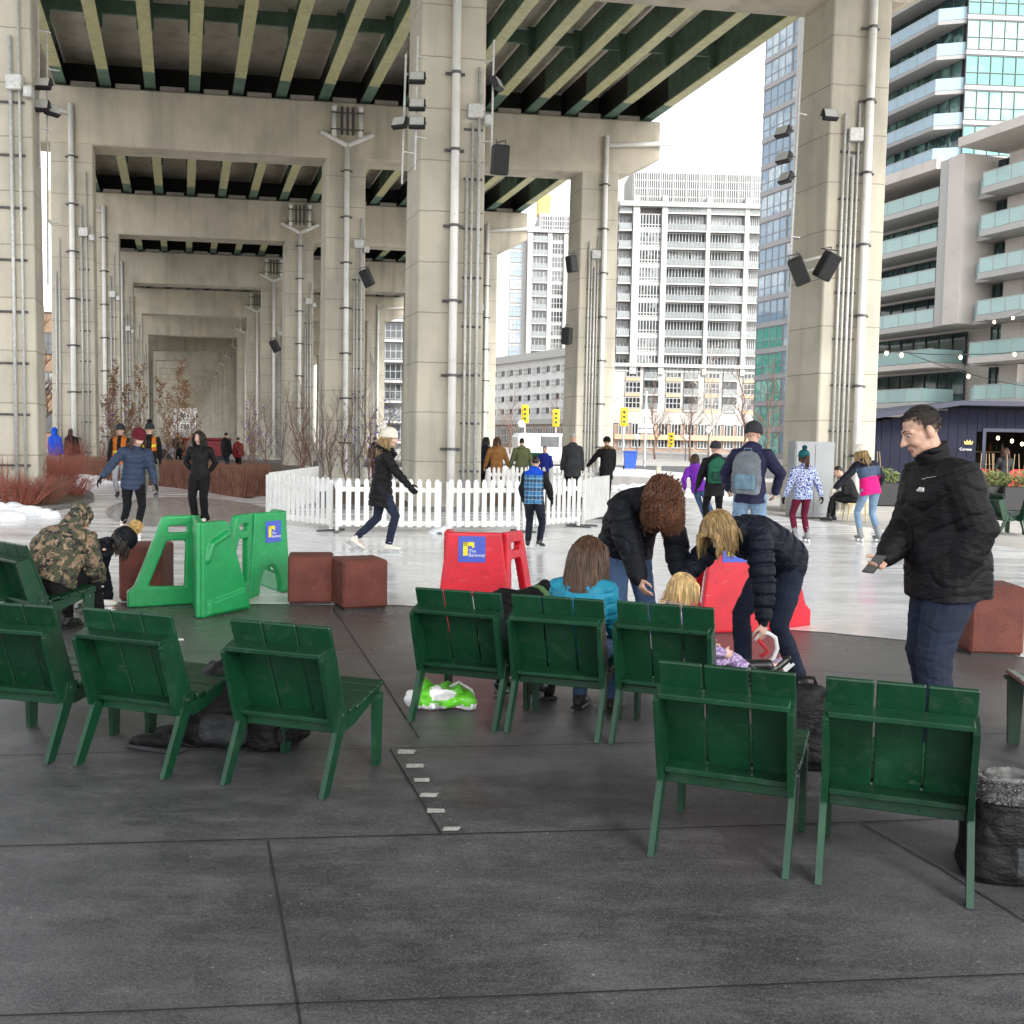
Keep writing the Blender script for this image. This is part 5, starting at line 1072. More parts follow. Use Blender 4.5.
def speaker(u,v,d,rz,tilt,roll,lb,w=.34,hh=.62):
    p=D(u,v,d); T=thing('loudspeaker',lb,'loudspeaker',p,R(rz),'black loudspeakers on the columns'); X=(Matrix.Rotation(R(roll),4,'Y')@Matrix.Rotation(R(tilt),4,'X')); q=MB(); q.rbox(-w/2,w/2,-.17,.17,-hh/2,hh/2,.03,0,X); q.build('cabinet',BLACK,T); q=MB(); q.box(-w*.44,w*.44,-.176,-.1715,-hh*.46,hh*.46,0,X); q.build('grille',pm('grille',(.02,.02,.021),.8,.3,60,.8,300),T); q=MB(); q.tube([X@V(-w*.3,0,hh/2),X@V(-w*.3,.05,hh/2+.1),V(0,.25,hh/2+.12),X@V(w*.3,.05,hh/2+.1),X@V(w*.3,0,hh/2)],.016,5); q.build('bracket',DGREY,T)
for a in((500,160,23.0,15,12,0,'black loudspeaker hanging right of the middle column'),(799,271,24.3,-20,20,-22,'left of the two loudspeakers on the right column arm'),(827,266,24.2,20,20,20,'right of the two loudspeakers on the right column arm'),(367,278,38.3,-15,20,-20,'black loudspeaker on the second middle column'),(567,336,40,-30,15,10,'black loudspeaker on the second right column'),(572,264,40,-60,10,0,'small black loudspeaker higher on the second right column'),(275,346,54,-15,20,-20,'far black loudspeaker on the third middle column')): speaker(*a)
a=D(788,265,24.9); b=D(832,254,24.9); T=thing('speaker_arm','steel arm holding two speakers on the right column','bracket',a); q=MB(); q.tube([V(0,0,0),b-a],.035,6); q.build('bar',GALV,T); q=MB(); q.tube([V(.05,0,-.25),b-a+V(.1,0,-.2)],.025,6); q.build('brace',GALV,T)
# grey cabinet at the right column, seated figure beyond is with the people
p=P(800,514); T=thing('electrical_cabinet','tall grey electrical cabinet against the foot of the right column','cabinet',(p.x,p.y-.9,0),R(8)); q=MB(); q.rbox(-.52,.42,-.22,.22,.0,1.72,.02); q.build('body',pm('cabinet_grey',(.27,.28,.29),.5,.1,2),T); q=MB(); q.rbox(-.49,-.055,-.235,-.2215,.08,1.66,.005); q.build('door',pm('cabinet_grey',(.3,.3,.3)),T); q=MB(); q.rbox(-.045,.39,-.235,-.2215,.08,1.66,.005); q.build('door',pm('cabinet_grey',(.3,.3,.3)),T)
# ------------------------------------------------------------------ string lights at the right
def cable(pts,lb,nb,sag=.3):
    pts=[D(*q) for q in pts]; fine=[]
    for a,b in zip(pts[:-1],pts[1:]):
        L=(b-a).length
        for i in range(8): t=i/8; fine.append(a.lerp(b,t)-V(0,0,sag*4*t*(1-t)))
    fine.append(pts[-1]); o=fine[0]; T=thing('string_lights',lb,'string lights',o); q=MB(); q.tube([f-o for f in fine],.012,4); q.build('cable',BLACK,T)
    for i in range(nb):
        t=(i+.5)/nb*(len(fine)-1); k=int(t); c=fine[k].lerp(fine[k+1],t-k)-o-V(0,0,.07); q=bulb_mb(c,.045); q.build('bulb',EMB,T,True)
cable([(868,340,26),(905,352,27),(1030,387,28)],'string of bulbs sloping down from the right column over the kiosk',2,.1); cable([(870,349,26),(1040,349,30)],'string of bulbs running level from the right column to the edge',3,.15); cable([(985,320,34),(1040,300,36)],'short string of bulbs high at the right edge',3,.2)
# ------------------------------------------------------------------ street things
TY=pm('signal_yellow',(.80,.58,.01),.45,.1,5); POLE=pm('pole_paint',(.42,.43,.43),.5,.15,4)
def signal(u,v,d,lb,pole=True):
    p=D(u,v,d); T=thing('traffic_light',lb,'traffic light',(p.x,p.y,0),0,'yellow traffic lights across the road'); z=p.z; q=MB(); q.rbox(-.30,.30,-.06,.0,z-.75,z+.75,.05); q.build('backboard',TY,T); hd=MB(); hd.rbox(-.18,.18,-.22,-.065,z-.6,z+.6,.03); ho=hd.build('housing',TY,T)
    for i,c in enumerate(((.08,.02,.02),(.08,.06,.01),(.02,.08,.04))): q=MB(); q.tube([(0,-.235,z+.38-i*.38),(0,-.222,z+.38-i*.38)],.13,10); q.build('lens',pm('lens%d'%i,c,.3,.1),ho)
    q=MB(); q.tube([(.0,.08,0),(0,.08,z+.5)],.07,6); q.tube([(0,.08,z),(0,0,z)],.03,5); q.build('pole',POLE,T)
signal(525,414,88,'yellow traffic light left of the pair above the camel coat'); signal(556,418,92,'yellow traffic light right of the pair above the grey coat man'); signal(624,417,86,'yellow traffic light just right of the second right column'); signal(671,440,110,'small yellow traffic light behind the purple jacket girl')
p=D(645,440,70); T=thing('road_sign','grey post carrying a white round plate and white street plates','sign',(p.x,p.y,0)); q=MB(); q.tube([(0,0,0),(0,0,5)],.09,8); q.build('post',POLE,T)
q=MB(); q.tube([(0,-.13,3.55),(0,-.11,3.55)],.28,14); q.build('plate',LETW,T); 
for z in(2.7,2.35): q=MB(); q.rbox(-.5,.5,-.12,-.1,z-.12,z+.12,.01); q.build('plate',LETW,T)
for i,(u,v,d,lb) in enumerate(((521,424,75,'white globe street lamp above the olive jacket'),(637,437,95,'white globe street lamp behind the road sign'),(709,430,80,'white globe street lamp above the black jacket with green backpack'),(686,437,95,'white globe street lamp above the purple jacket'))):
    p=D(u,v,d); T=thing('street_lamp',lb,'street lamp',(p.x,p.y,0),0,'globe street lamps'); q=MB(); q.tube([(0,0,0),(0,0,p.z-.25)],[.07,.05],6); q.build('post',DGREY,T); q=MB(); q.ell((0,0,p.z),.28,12,8); q.build('globe',pm('globe_white',(.85,.85,.83),.3,.03),T,True)
def bin_(u,v,d,m,lb,w=.6,hh=1.1):
    p=P(u,v); p=D(u,v,d); T=thing('wheeled_bin',lb,'bin',(p.x,p.y,0)); q=MB(); q.ring([[V(x*s,y*s,z) for x,y in((-w/2,-w/2),(w/2,-w/2),(w/2,w/2),(-w/2,w/2))] for s,z in((.8,.05),(1,hh))]); q.build('body',m,T); q=MB(); q.rbox(-w*.54,w*.54,-w*.56,w*.54,hh+.003,hh+.09,.03); q.build('lid',m,T)
    for s in(-1,1): q=MB(); q.tube([(s*w*.45-.03,w*.4,.1),(s*w*.45+.03,w*.4,.1)],.1,10); q.build('wheel',BLACK,T)
bin_(630,459,62,pm('bin_blue',(.01,.06,.32),.5),'blue wheeled bin beside the road sign',.75,1.0); bin_(538,462,33,pm('bin_green',(.01,.09,.05),.5),'green wheeled bin behind the blue coat child',.6,1.15)
# white van
p=D(549,455,68); T=thing('parked_van','white van parked behind the grey coat man','van',(p.x,p.y,0),R(12)); VW=pm('van_white',(.78,.79,.80),.25,.04,1,coat=.5); q=MB(); q.prism([(-2.2,.35),(2.3,.35),(2.4,.95),(1.75,1.15),(1.2,1.95),(.9,2.05),(-2.1,2.05),(-2.3,1.8)],-.95,.95,axis='y')
me=remesh(q,.05,2,'body'); me.materials.append(VW); link('body',me,T)
q=MB(); q.prism([(1.70,1.2),(1.22,1.88),(.55,1.88),(.55,1.2)],-.99,-.96,axis='y'); q.build('window',GDARK,T); q=MB(); q.prism([(.4,1.2),(.4,1.88),(-.8,1.88),(-.8,1.2)],-.99,-.96,axis='y'); q.build('window',GDARK,T)
for x in(-1.4,1.5):
    for y in(-.9,.9): q=MB(); q.tube([(x,y-.1,.35),(x,y+.1,.35)],.35,16); wq=q.build('wheel',BLACK,T); q=MB(); q.tube([(x,y-.115,.35),(x,y+.115,.35)],.19,10); q.build('rim',GALV,wq)
q=MB(); q.rbox(2.33,2.42,-.8,-.5,.75,.95,.02); q.build('headlight',LENS,T); q=MB(); q.rbox(2.33,2.42,.5,.8,.75,.95,.02); q.build('headlight',LENS,T)
# concrete bollards
for u,v,lb in((658,478,'short wooden bollard between the black coat woman and the purple jacket'),):
    p=P(u,v+8); T=thing('bollard',lb,'bollard',p); q=MB(); q.rbox(-.09,.09,-.09,.09,0,.72,.02); q.build('post',pm('bollard_tan',(.45,.40,.32),.8),T); q=MB(); q.rbox(-.1,.1,-.1,.1,.7205,.76,.02); q.build('cap',POLE,T)
q=MB(); a=P(596,484); b=P(790,493); q.rbox(0,(b-a).length,-.15,.15,-.02,.34,.02); o=q.build('low_wall',PAVE,None,label='long low concrete kerb wall behind the walkers at the right',cat='low wall',loc=a,rz=math.atan2(b.y-a.y,b.x-a.x))
# ------------------------------------------------------------------ bags and shoes on the floor
BAGK=cloth('bag_black',(.006,.006,.007),.6,.4,.6,14); BAGG=cloth('bag_grey',(.03,.032,.035),.7,.3,.5,14)
def backpack(lb,loc,rz,s=(.34,.24,.5),m=BAGK,tilt=(0,0),accent=None,seed=1,group=None):
    T=thing('backpack',lb,'backpack',loc,rz,group); q=MB(); w,d,hh=s
    q.ring([ellring(V(0,0,z*hh),V(1,0,0),V(0,1,0),w/2*a,d/2*b,20,.6) for z,a,b in((0,.92,.9),(.08,1,1),(.45,1.02,1.05),(.8,.92,.85),(.95,.6,.5),(1,.3,.25))]); X=Matrix.Rotation(R(tilt[0]),4,'X')@Matrix.Rotation(R(tilt[1]),4,'Y'); q.v=[tuple(X@V(*p)) for p in q.v]; me=remesh(q,.012,3,'body'); crease(me,.014,9,seed=seed); me.materials.append(m); b=link('body',me,T)
    q=MB(); q.rbox(-w*.38,w*.38,-d*.68,-d*.40,hh*.10,hh*.48,.04); q.v=[tuple(X@V(*p)) for p in q.v]; me=remesh(q,.012,3,'pocket'); crease(me,.012,11,seed=seed+1); me.materials.append(accent or m); link('pocket',me,T)
    for sx in(-1,1): q=MB(); q.tube([X@V(sx*w*.25,d*.42,hh*.88),X@V(sx*w*.32,d*.72,hh*.6),X@V(sx*w*.34,d*.5,hh*.12)],.02,6,flat=.4); q.build('strap',accent or m,T,True)
    q=MB(); q.tube([X@V(-.05,d*.1,hh*.97),X@V(-.04,d*.1,hh*1.05),X@V(.04,d*.1,hh*1.05),X@V(.05,d*.1,hh*.97)],.01,6); q.build('handle',accent or m,T,True); return T
p=P(212,745); backpack('slumped black backpack on the floor between two empty green chairs',(p.x+.02,p.y+.05,0),R(20),(.36,.28,.46),tilt=(6,10),accent=BAGG,seed=3)
p=P(240,758); backpack('second black bag lying under the empty green chair',(p.x+.12,p.y+.25,0),R(60),(.34,.24,.30),seed=5)
p=P(806,772); backpack('black bag standing between the two nearest green chairs',(p.x+.02,p.y+.12,0),R(-10),(.30,.24,.43),seed=8)
# tall black bag with grey fur top at the right edge
FUR=pm('grey_fur',(.13,.13,.13),.95,.6,40)
p=P(1005,884); T=thing('fur_topped_bag','large black bag with a grey fleece top standing at the right edge','bag',(p.x+.05,p.y+.1,0),R(-8)); q=MB(); q.ring([ellring(V(.0,0,z),V(1,0,0),V(0,1,0),a,b,20,.7) for z,a,b in((0,.17,.13),(.03,.18,.14),(.2,.165,.13),(.30,.14,.11))]); me=remesh(q,.01,3,'body'); crease(me,.010,8,seed=4); me.materials.append(BAGK); link('body',me,T)
q=MB(); 
for i in range(3200):
    a=random.uniform(0,2*PI); z=random.uniform(.26,.385); b=V(math.cos(a)*.105,math.sin(a)*.085,z); d_=V(math.cos(a)*random.uniform(.2,1),math.sin(a)*random.uniform(.2,1),random.uniform(-.5,.7)).normalized()*.015; q.tube([b,b+d_*.6,b+d_+V(random.gauss(0,.006),random.gauss(0,.006),0)],[.004,.003,.001],3)
q.build('fleece_top',FUR,T); q=MB(); q.ring([ellring(V(0,0,z),V(1,0,0),V(0,1,0),a,a*.8,18) for z,a in((.25,.10),(.33,.115),(.39,.10),(.40,.085),(.33,.075))]); q.build('rim',FUR,T,True); q=MB(); q.rbox(-.02,.11,-.145,-.11,.03,.15,.015); q.build('pocket',BAGG,T)
# crumpled shopping bag
LIME=pm('bag_lime',(.12,.50,.03),.35,.2,9); WHT=pm('bag_white',(.72,.73,.72),.35,.06,9)
p=P(440,712); T=thing('shopping_bag','crumpled lime green and white shopping bag under the chair','bag',(p.x,p.y+.12,0),R(8)); q=MB(); n=26
q.ring([ellring(V(.0,0,z),V(1,0,0),V(0,1,0),a,b,28,.8) for z,a,b in((0,.20,.11),(.04,.215,.12),(.10,.19,.10),(.14,.13,.06))]); me=remesh(q,.012,1,'sack'); c=co_of(me); nn=nor_of(me); dsp=np.array([abs(noise.noise(V(*q_)*9))*.11+abs(noise.noise(V(*q_)*21))*.02-.035 for q_ in c]); c2=c+nn*dsp[:,None]; c2[:,2]=np.maximum(c2[:,2],.002); set_co(me,c2); me.materials.append(LIME); me.materials.append(WHT); me.polygons.foreach_set('use_smooth',[False]*len(me.polygons))
cc=[f.center for f in me.polygons]; me.polygons.foreach_set('material_index',[1 if (noise.noise(V(f.x*6,f.y*6+3,f.z*8))>.16 or (f.z<.05 and f.x<.02)) else 0 for f in cc]); link('sack',me,T)
q=MB(); q.tube([(.05,-.02,.13),(.10,-.06,.17),(.18,-.06,.12),(.20,-.03,.06)],.008,5); q.build('handle',WHT,T,True)
# shoes on the floor
def shoe(u,v,rz,m,lb,s=1.0,name='shoe',dy=0):
    p=P(u,v); T=thing(name,lb,'shoe',(p.x,p.y+dy,0),R(rz),'shoes left on the floor'); q=MB(); q.tube([(0,-.08,.05),(0,.02,.055),(0,.11,.045),(0,.17,.035)],[.04*s,.045*s,.045*s,.032*s],10,round_ends=True,flat=.8); q.tube([(0,-.07,.05),(0,-.075,.11)],[.042*s,.045*s],10); me=remesh(q,.01,2,'upper'); me.materials.append(m); link('upper',me,T); q=MB(); q.rbox(-.045,.045,-.125,.20,-.002,.022,.01); q.build('sole',BAGG,T)
shoe(160,752,70,BAGK,'dark shoe lying left of the black backpack',dy=.02); shoe(176,748,60,BAGG,'grey soled shoe lying closest to the black backpack',dy=.1); shoe(545,700,20,BAGK,'dark shoe under the teal girl chair',dy=.1); shoe(690,690,-30,BAGK,'dark shoe beside the small child chair',dy=.15)
q=MB(); p=P(178,640); q.box(-.04,.04,-.03,.03,.001,.006); q.build('paper_scrap',LETW,None,label='tiny white paper scrap on the dark floor',cat='paper',loc=(p.x,p.y,0),rz=.5)
# ------------------------------------------------------------------ people
BLKJ=cloth('jacket_black',(.006,.006,.0075),.65,.35,.5); BLKP=cloth('trousers_black',(.006,.006,.007),.85,.3,.4); NAVYJ=cloth('jacket_navy',(.007,.009,.019),.55,.35,.5); NAVYB=cloth('jacket_dark_navy',(.004,.005,.009),.65,.3,.5); SLATE=cloth('jacket_slate',(.030,.046,.085),.6,.25,.4)
def denim(name,c):
    m,nt,b=nodes(name); f=noise_fac(nt,5,5); g=noise_fac(nt,160,3,stretch=(1,1,.25)); o=ramp(nt,f,[(.32,tuple(x*.6 for x in c)),(.55,c),(.72,tuple(min(1,x*1.6) for x in c))]); o=mixc(nt,mth(nt,'MULTIPLY',g,.35),o,tuple(min(1,x*1.9) for x in c)); nt.links.new(o,b.inputs['Base Color']); b.inputs['Roughness'].default_value=.9; bump(nt,b,noise_fac(nt,13,5,stretch=(1,1,2)),.5,.025); return m
JEAN=denim('denim_dark',(.006,.011,.029)); JEANM=denim('denim_mid',(.045,.085,.17)); JEANL=denim('denim_light',(.16,.25,.36))
MAROON=cloth('maroon_wool',(.11,.012,.022),.95,.3,.8,30); CREAM=cloth('cream_wool',(.75,.70,.58),.95,.12,.8,30); TEALW=cloth('teal_wool',(.012,.10,.12),.95,.3,.8,30); TEALJ=cloth('jacket_teal',(.015,.21,.32),.55,.25,.4); PURJ=cloth('jacket_purple',(.16,.02,.36),.65,.2,.4); CAMEL=cloth('coat_camel',(.30,.14,.045),.85,.2,.4); OLIVE=cloth('jacket_olive',(.13,.15,.07),.85,.2,.4); ROYAL=cloth('jacket_royal',(.012,.025,.22),.7,.2,.4); BRIGHT=cloth('jacket_bright_blue',(.004,.07,.55),.6,.15,.4); CHAR=cloth('coat_charcoal',(.032,.034,.038),.85,.2,.4); WINE=cloth('leggings_wine',(.12,.008,.03),.8,.2,.3); KHAKI=cloth('trousers_khaki',(.19,.19,.14),.9,.2,.4); ORANGE=cloth('vest_orange',(.50,.13,.012),.6,.1,.3); HIVIS=cloth('vest_yellow',(.70,.60,.04),.5,.1,.3); PINKH=cloth('jacket_pink',(.75,.012,.20),.7,.12,.4); STEELB=cloth('jacket_steel_blue',(.07,.10,.17),.7,.2,.4); WGREY=cloth('trousers_grey',(.36,.36,.39),.9,.15,.4)
WSK=pm('skate_white',(.72,.69,.62),.4,.08,12); GSK=pm('skate_grey',(.22,.23,.24),.5,.3,20); BSK=pm('skate_black',(.014,.014,.015),.35,.3,14,coat=.2); BLADE=pm('blade_steel',(.55,.56,.57),.25,.1,20,metal=.9); LACEW=pm('lace_white',(.72,.70,.74),.7,.1,20); SHOEK=pm('shoe_dark',(.02,.019,.018),.5,.3,14); LACEP=pm('lace_lilac',(.55,.45,.70),.7,.1,20)
def hairmat(n,c):
    m,nt,b=nodes(n); f=noise_fac(nt,18,5,stretch=(3,3,.35)); nt.links.new(ramp(nt,f,[(.3,tuple(x*.4 for x in c)),(.55,c),(.72,tuple(min(1,x*1.9) for x in c))]),b.inputs['Base Color']); b.inputs['Roughness'].default_value=.42; b.inputs['Specular IOR Level'].default_value=.4; return m
HBLK=hairmat('hair_black',(.012,.009,.007)); HBRN=hairmat('hair_brown',(.075,.038,.02)); HRED=hairmat('hair_auburn',(.105,.038,.016)); HBLD=hairmat('hair_blond',(.30,.20,.085)); HBL2=hairmat('hair_light_blond',(.52,.36,.16))
# short cropped hair has a speckled look
HSHORT=pm('hair_cropped',(.040,.032,.027),.8,.5,45,.8,240); HFADE=pm('hair_faded',(.15,.10,.075),.8,.4,60,.6,260); FURB=pm('fur_black',(.012,.011,.011),.9,.4,30); FURT=pm('fur_tan',(.38,.26,.12),.9,.35,30); POMY=pm('pompom_tan',(.55,.38,.15),.9,.3,25); POMW=pm('pompom_white',(.78,.75,.70),.9,.1,25)
def camo():
    m,nt,b=nodes('camouflage'); a=noise_fac(nt,13,3,stretch=(1,1,1.3)); c=noise_fac(nt,19,4); d=noise_fac(nt,16,3,stretch=(1.3,1.3,1)); 
    o=mixc(nt,ramp(nt,a,[(.47,(0,0,0)),(.49,(1,1,1))]),(.20,.135,.085),(.05,.055,.03)); o=mixc(nt,ramp(nt,c,[(.55,(0,0,0)),(.57,(1,1,1))]),o,(.010,.010,.010)); o=mixc(nt,ramp(nt,d,[(.60,(0,0,0)),(.62,(1,1,1))]),o,(.28,.20,.13)); nt.links.new(o,b.inputs['Base Color']); b.inputs['Roughness'].default_value=.85; bump(nt,b,noise_fac(nt,14,4),.5,.03); return m
def plaid():
    m,nt,b=nodes('plaid_blue'); sp=N(nt,'SeparateXYZ'); nt.links.new(N(nt,'TexCoord').outputs['Object'],sp.inputs[0]); 
    def st(s,f,t): return mth(nt,'LESS_THAN',mth(nt,'FRACT',mth(nt,'MULTIPLY',sp.outputs[s],f)),t)
    o=mixc(nt,mth(nt,'MULTIPLY',st('Z',8,.4),.8),(.015,.16,.36),(.01,.025,.06)); o=mixc(nt,mth(nt,'MULTIPLY',st('X',9,.35),.6),o,(.01,.03,.07)); o=mixc(nt,mth(nt,'MULTIPLY',st('Z',16,.14),.7),o,(.35,.45,.5)); o=mixc(nt,mth(nt,'MULTIPLY',st('X',18,.12),.6),o,(.35,.45,.5)); nt.links.new(o,b.inputs['Base Color']); b.inputs['Roughness'].default_value=.8; return m
def swirl():
    m,nt,b=nodes('swirl_blue'); a=noise_fac(nt,9,2); q=mth(nt,'FRACT',mth(nt,'MULTIPLY',a,9)); o=mixc(nt,ramp(nt,q,[(.42,(0,0,0)),(.5,(1,1,1))]),(.02,.04,.20),(.50,.56,.72)); nt.links.new(o,b.inputs['Base Color']); b.inputs['Roughness'].default_value=.7; return m
def lilac():
    m,nt,b=nodes('lilac_pattern'); a=noise_fac(nt,60,2); o=mixc(nt,ramp(nt,a,[(.48,(0,0,0)),(.54,(1,1,1))]),(.18,.11,.28),(.48,.36,.55)); nt.links.new(o,b.inputs['Base Color']); return m
CAMO,PLAID,SWIRL,LILAC=camo(),plaid(),swirl(),lilac()
SK=lambda m,lace=None,h=.16: dict(m=m,blade=BLADE,h=h,lace=lace)
GR='people around the rink'
gA='people in the seating area'; gB='skaters on the ice'; gC='people walking beyond the fence'
def at(u,v): p=P(u,v); return (p.x,p.y,0)
def atd(u,d): p=D(u,440,d); return (p.x,p.y,0)
sc=.055   # feet of skaters stand this much higher, on their blades
SF=lambda xl,yl,zl,xr,yr,zr: ((xl,yl,zl+.142),(xr,yr,zr+.142))
# the man with the phone
g=person('man in a black jacket and jeans looking down at the phone in his hand',(2.35,5.62,0),R(95),1.855,vox=.0062,skin=SKIN,group=gA,jacket=dict(m=BLKJ,puff=.044,len=.165,amp=.013,cuff=.0,smooth=3,sleeve=1.12,ch=.50,cw=.012),pants=dict(m=JEAN,w=1.28,hip=.84,cuff=.08,amp=.008,up=-.02),boots=dict(m=SHOEK,h=.04),hair=dict(style='short',m=HSHORT,fade=HFADE,fuzz=2600),stout=1.22,
  hands=((-.17,.06,.92),(.04,.31,1.0)),poles=((-.6,-1,.1),(.5,-.6,-.6)),palms=(None,(-.3,-.2,1)),head=(22,-6,0),lean=(4,15),curl=(.6,.75),feet=((-.12,.05,.09),(.12,-.06,.09)),footyaw=(12,-12))
k=g.k; w_=g.ha[1]; dd=(w_-g.el[1]).normalized(); pc=w_+dd*.10*k+V(-.01,0,.035); X=Matrix.Translation(V(2.35,5.62,0))@Matrix.Rotation(R(95),4,'Z')@Matrix.Translation(pc)@frame(dd,V(0,0,1)+dd*.3).to_4x4()
T=thing('phone','black phone held in the right hand of the man in the black jacket','phone'); q=MB(); q.rbox(-.036,.036,-.05,.10,-.004,.005,.004,0,X); q.build('case',BLACK,T); q=MB(); q.box(-.033,.033,-.046,.096,.0053,.0058,0,X); q.build('screen',GDARK,T)
# small white script on his chest and reflective piping
q=MB(); n=None
jb=[o for o in g.T.children if o.name.startswith('jacket')][0]; c=co_of(jb.data); no=nor_of(jb.data)
def on_jacket(x,z,fy=1):
    m_=(np.abs(c[:,0]-x)<.012)&(np.abs(c[:,2]-z)<.012)&(c[:,1]*fy>0)&(no[:,1]*fy>.1)
    if not m_.any(): return None
    i=np.argmax(np.where(m_,c[:,1]*fy,-9)); return V(*c[i])+V(*no[i])*.004
zc=g.p2.z+.0
pts=[on_jacket(-.085-.0055*i,zc+(.012 if i%2 else -.006)) for i in range(11)]; pts=[p_ for p_ in pts if p_]
if len(pts)>3: q.tube(pts,.0034,5); q.build('chest_script',LETW,jb)
q=MB(); pts=[on_jacket(-.09-.008*i,zc+.055+.0018*i) for i in range(12)]; pts=[p_ for p_ in pts if p_]
if len(pts)>3: q.tube(pts,.002,4); q.build('chest_piping',GALV,jb)
# curly haired woman bending over the children
person('woman with thick curly auburn hair bending forward in a dark navy jacket',(.82,7.35,0),R(196),1.72,vox=.0085,group=gA,jacket=dict(m=NAVYB,puff=.05,len=.10,hood='down',amp=.02),pants=dict(m=JEANM),boots=dict(m=SHOEK,h=.05),hair=dict(style='curly',m=HRED,len=.20,n=2000,r=.0038,front=1,back=.2,amp=.042),
  pel=(0,-.06,.93),lean=(32,72),head=(62,10,0),hands=((-.17,.62,.62),(.13,.66,.60)),poles=((-1,-.2,.3),(1,-.2,.3)),curl=(.5,.6))
# blond woman bending, holding a skate strap
g=person('blond woman bending in a navy quilted jacket, holding up a white skate strap',(1.80,7.05,0),R(122),1.70,vox=.0075,skin=SKINP,group=gA,jacket=dict(m=NAVYJ,puff=.042,len=.06,hood='down',quilt=.085,qamp=.016,amp=.010),pants=dict(m=JEAN,w=1.02),boots=dict(m=SHOEK,h=.06),hair=dict(style='wavy',m=HBLD,len=.20,n=1100,r=.0032,front=.0),
  pel=(0,-.05,.90),lean=(52,96),head=(50,14,0),hands=((-.28,.40,.50),(.22,.80,.66)),poles=((-1,-.6,.2),(.8,-.2,.6)),feet=((-.14,-.10,.09),(.15,.14,.09)),curl=(.8,.5))
MW=Matrix.Translation(V(1.80,7.05,0))@Matrix.Rotation(R(122),4,'Z'); hp=MW@(g.ha[0]+(g.ha[0]-g.el[0]).normalized()*.09)
T=thing('skate_strap','white and red lace loop hanging from the hand of the bending blond woman','strap',hp); q=MB(); q.tube([(-.05,0,-.03),(-.02,.0,.015),(.03,0,.02),(.075,0,-.01),(.09,0,-.08),(.07,0,-.14),(.03,0,-.17)],.014,8); q.build('white_loop',LETW,T,True); q=MB(); q.tube([(-.04,-.01,-.02),(.0,-.01,-.06),(.03,-.01,-.10),(-.02,-.01,-.13)],.012,6); q.build('red_lace',RED,T,True)
# girl in teal
mc=m2.location; rz=m2.rotation_euler.z
def seat_at(ch,fwd=.30,side=0):
    r=ch.rotation_euler.z; return (ch.location.x-math.sin(r)*fwd+math.cos(r)*side,ch.location.y+math.cos(r)*fwd+math.sin(r)*side,0),r
l,r=seat_at(m2,.34,.06); kk=1.45/1.75
person('girl with long brown hair in a teal jacket sitting with her back turned',l,r-R(4),1.45,vox=.0085,group=gA,jacket=dict(m=TEALJ,puff=.03,len=.02,quilt=.09,qamp=.012,hood='down',hang=0),pants=dict(m=JEANM),boots=dict(m=SHOEK,h=.10),hair=dict(style='wavy',m=HBRN,len=.42,n=1300,r=.0030),pel=(0,0,.42/kk),lean=(2,14),head=(14,-14,0),feet=((-.12,.40,.10),(.13,.42,.10)),hands=((-.12,.36,.55),(.16,.38,.56)))
# small blond child
l,r=seat_at(m3,.36,.02); kk=1.17/1.75
g=person('small blond child low in a chair with a skate on each outstretched foot',l,r-R(58),1.17,vox=.0085,skin=SKINP,group=gA,jacket=dict(m=LILAC,puff=.02,len=.03,hang=0),pants=dict(m=LILAC,w=1.0,up=.24),boots=SK(BSK,LACEP,.25),hair=dict(style='wavy',m=HBL2,len=.20,n=900,r=.0034),pel=(0,0,.375/kk),lean=(-14,2),head=(22,0,0),feet=((-.02,.84,.56),(.22,.74,.44)),hands=((-.2,.3,.72),(.2,.3,.72)),footpitch=(-40,-30))
# person bent over in the first middle chair
l,r=seat_at(m1,.36,.06); kk=1.6/1.75
person('person in black with a green lined hood bent double in the left middle chair',l,r-R(12),1.6,vox=.011,group=gA,jacket=dict(m=[BLKJ,pm('hood_green',(.10,.20,.08),.8)],puff=.03,len=.02,hood='up',hang=0,quilt=.06,qamp=.010,band=lambda c,t:((t>1.30)&(t<1.42)).astype('i')),pants=dict(m=BLKP),boots=SK(BSK),pel=(0,0,.43/kk),lean=(48,96),head=(78,-10,0),feet=((-.12,.40,.15),(.14,.44,.15)),hands=((-.1,.62,.25),(.12,.64,.25)),curl=(.6,.6))
# camouflage jacket
l,r=seat_at(cx,.36,.02); kk=1.75/1.75
person('person in a hooded camouflage jacket sitting hunched with their back turned',(l[0]-.02,l[1]+.0,0),r+R(28),1.66,vox=.010,group=gA,jacket=dict(m=CAMO,puff=.06,len=.02,hood='up',hang=0,amp=.025),pants=dict(m=BLKP),boots=dict(m=SHOEK,h=.1),pel=(0,0,.45),lean=(26,50),head=(48,0,0),feet=((-.14,.45,.09),(.16,.48,.09)),hands=((-.1,.55,.45),(.12,.55,.45)),stout=1.12)
# crouching figure with the tan pompom
p=at(70,612)
person('person in black crouching to lace a skate, a tan pompom on the hat',(p[0],p[1]-.02,0),R(-56),1.58,vox=.010,group=gA,jacket=dict(m=NAVYB,puff=.035,len=.0,hang=0,hood='down',amp=.02),pants=dict(m=BLKP),boots=SK(WSK),hat=dict(m=NAVYB,pom=POMY,pr=.075),hair=dict(style='wavy',m=HBLK,len=.2,n=120,r=.008),pel=(0,-.1,.40),lean=(48,84),head=(52,0,0),feet=((-.14,.16,.15),(.16,.24,.15)),hands=((-.16,.42,.10),(-.28,.30,.12)),poles=((-1,0,.3),(1,0,.3)),footyaw=(30,-10))
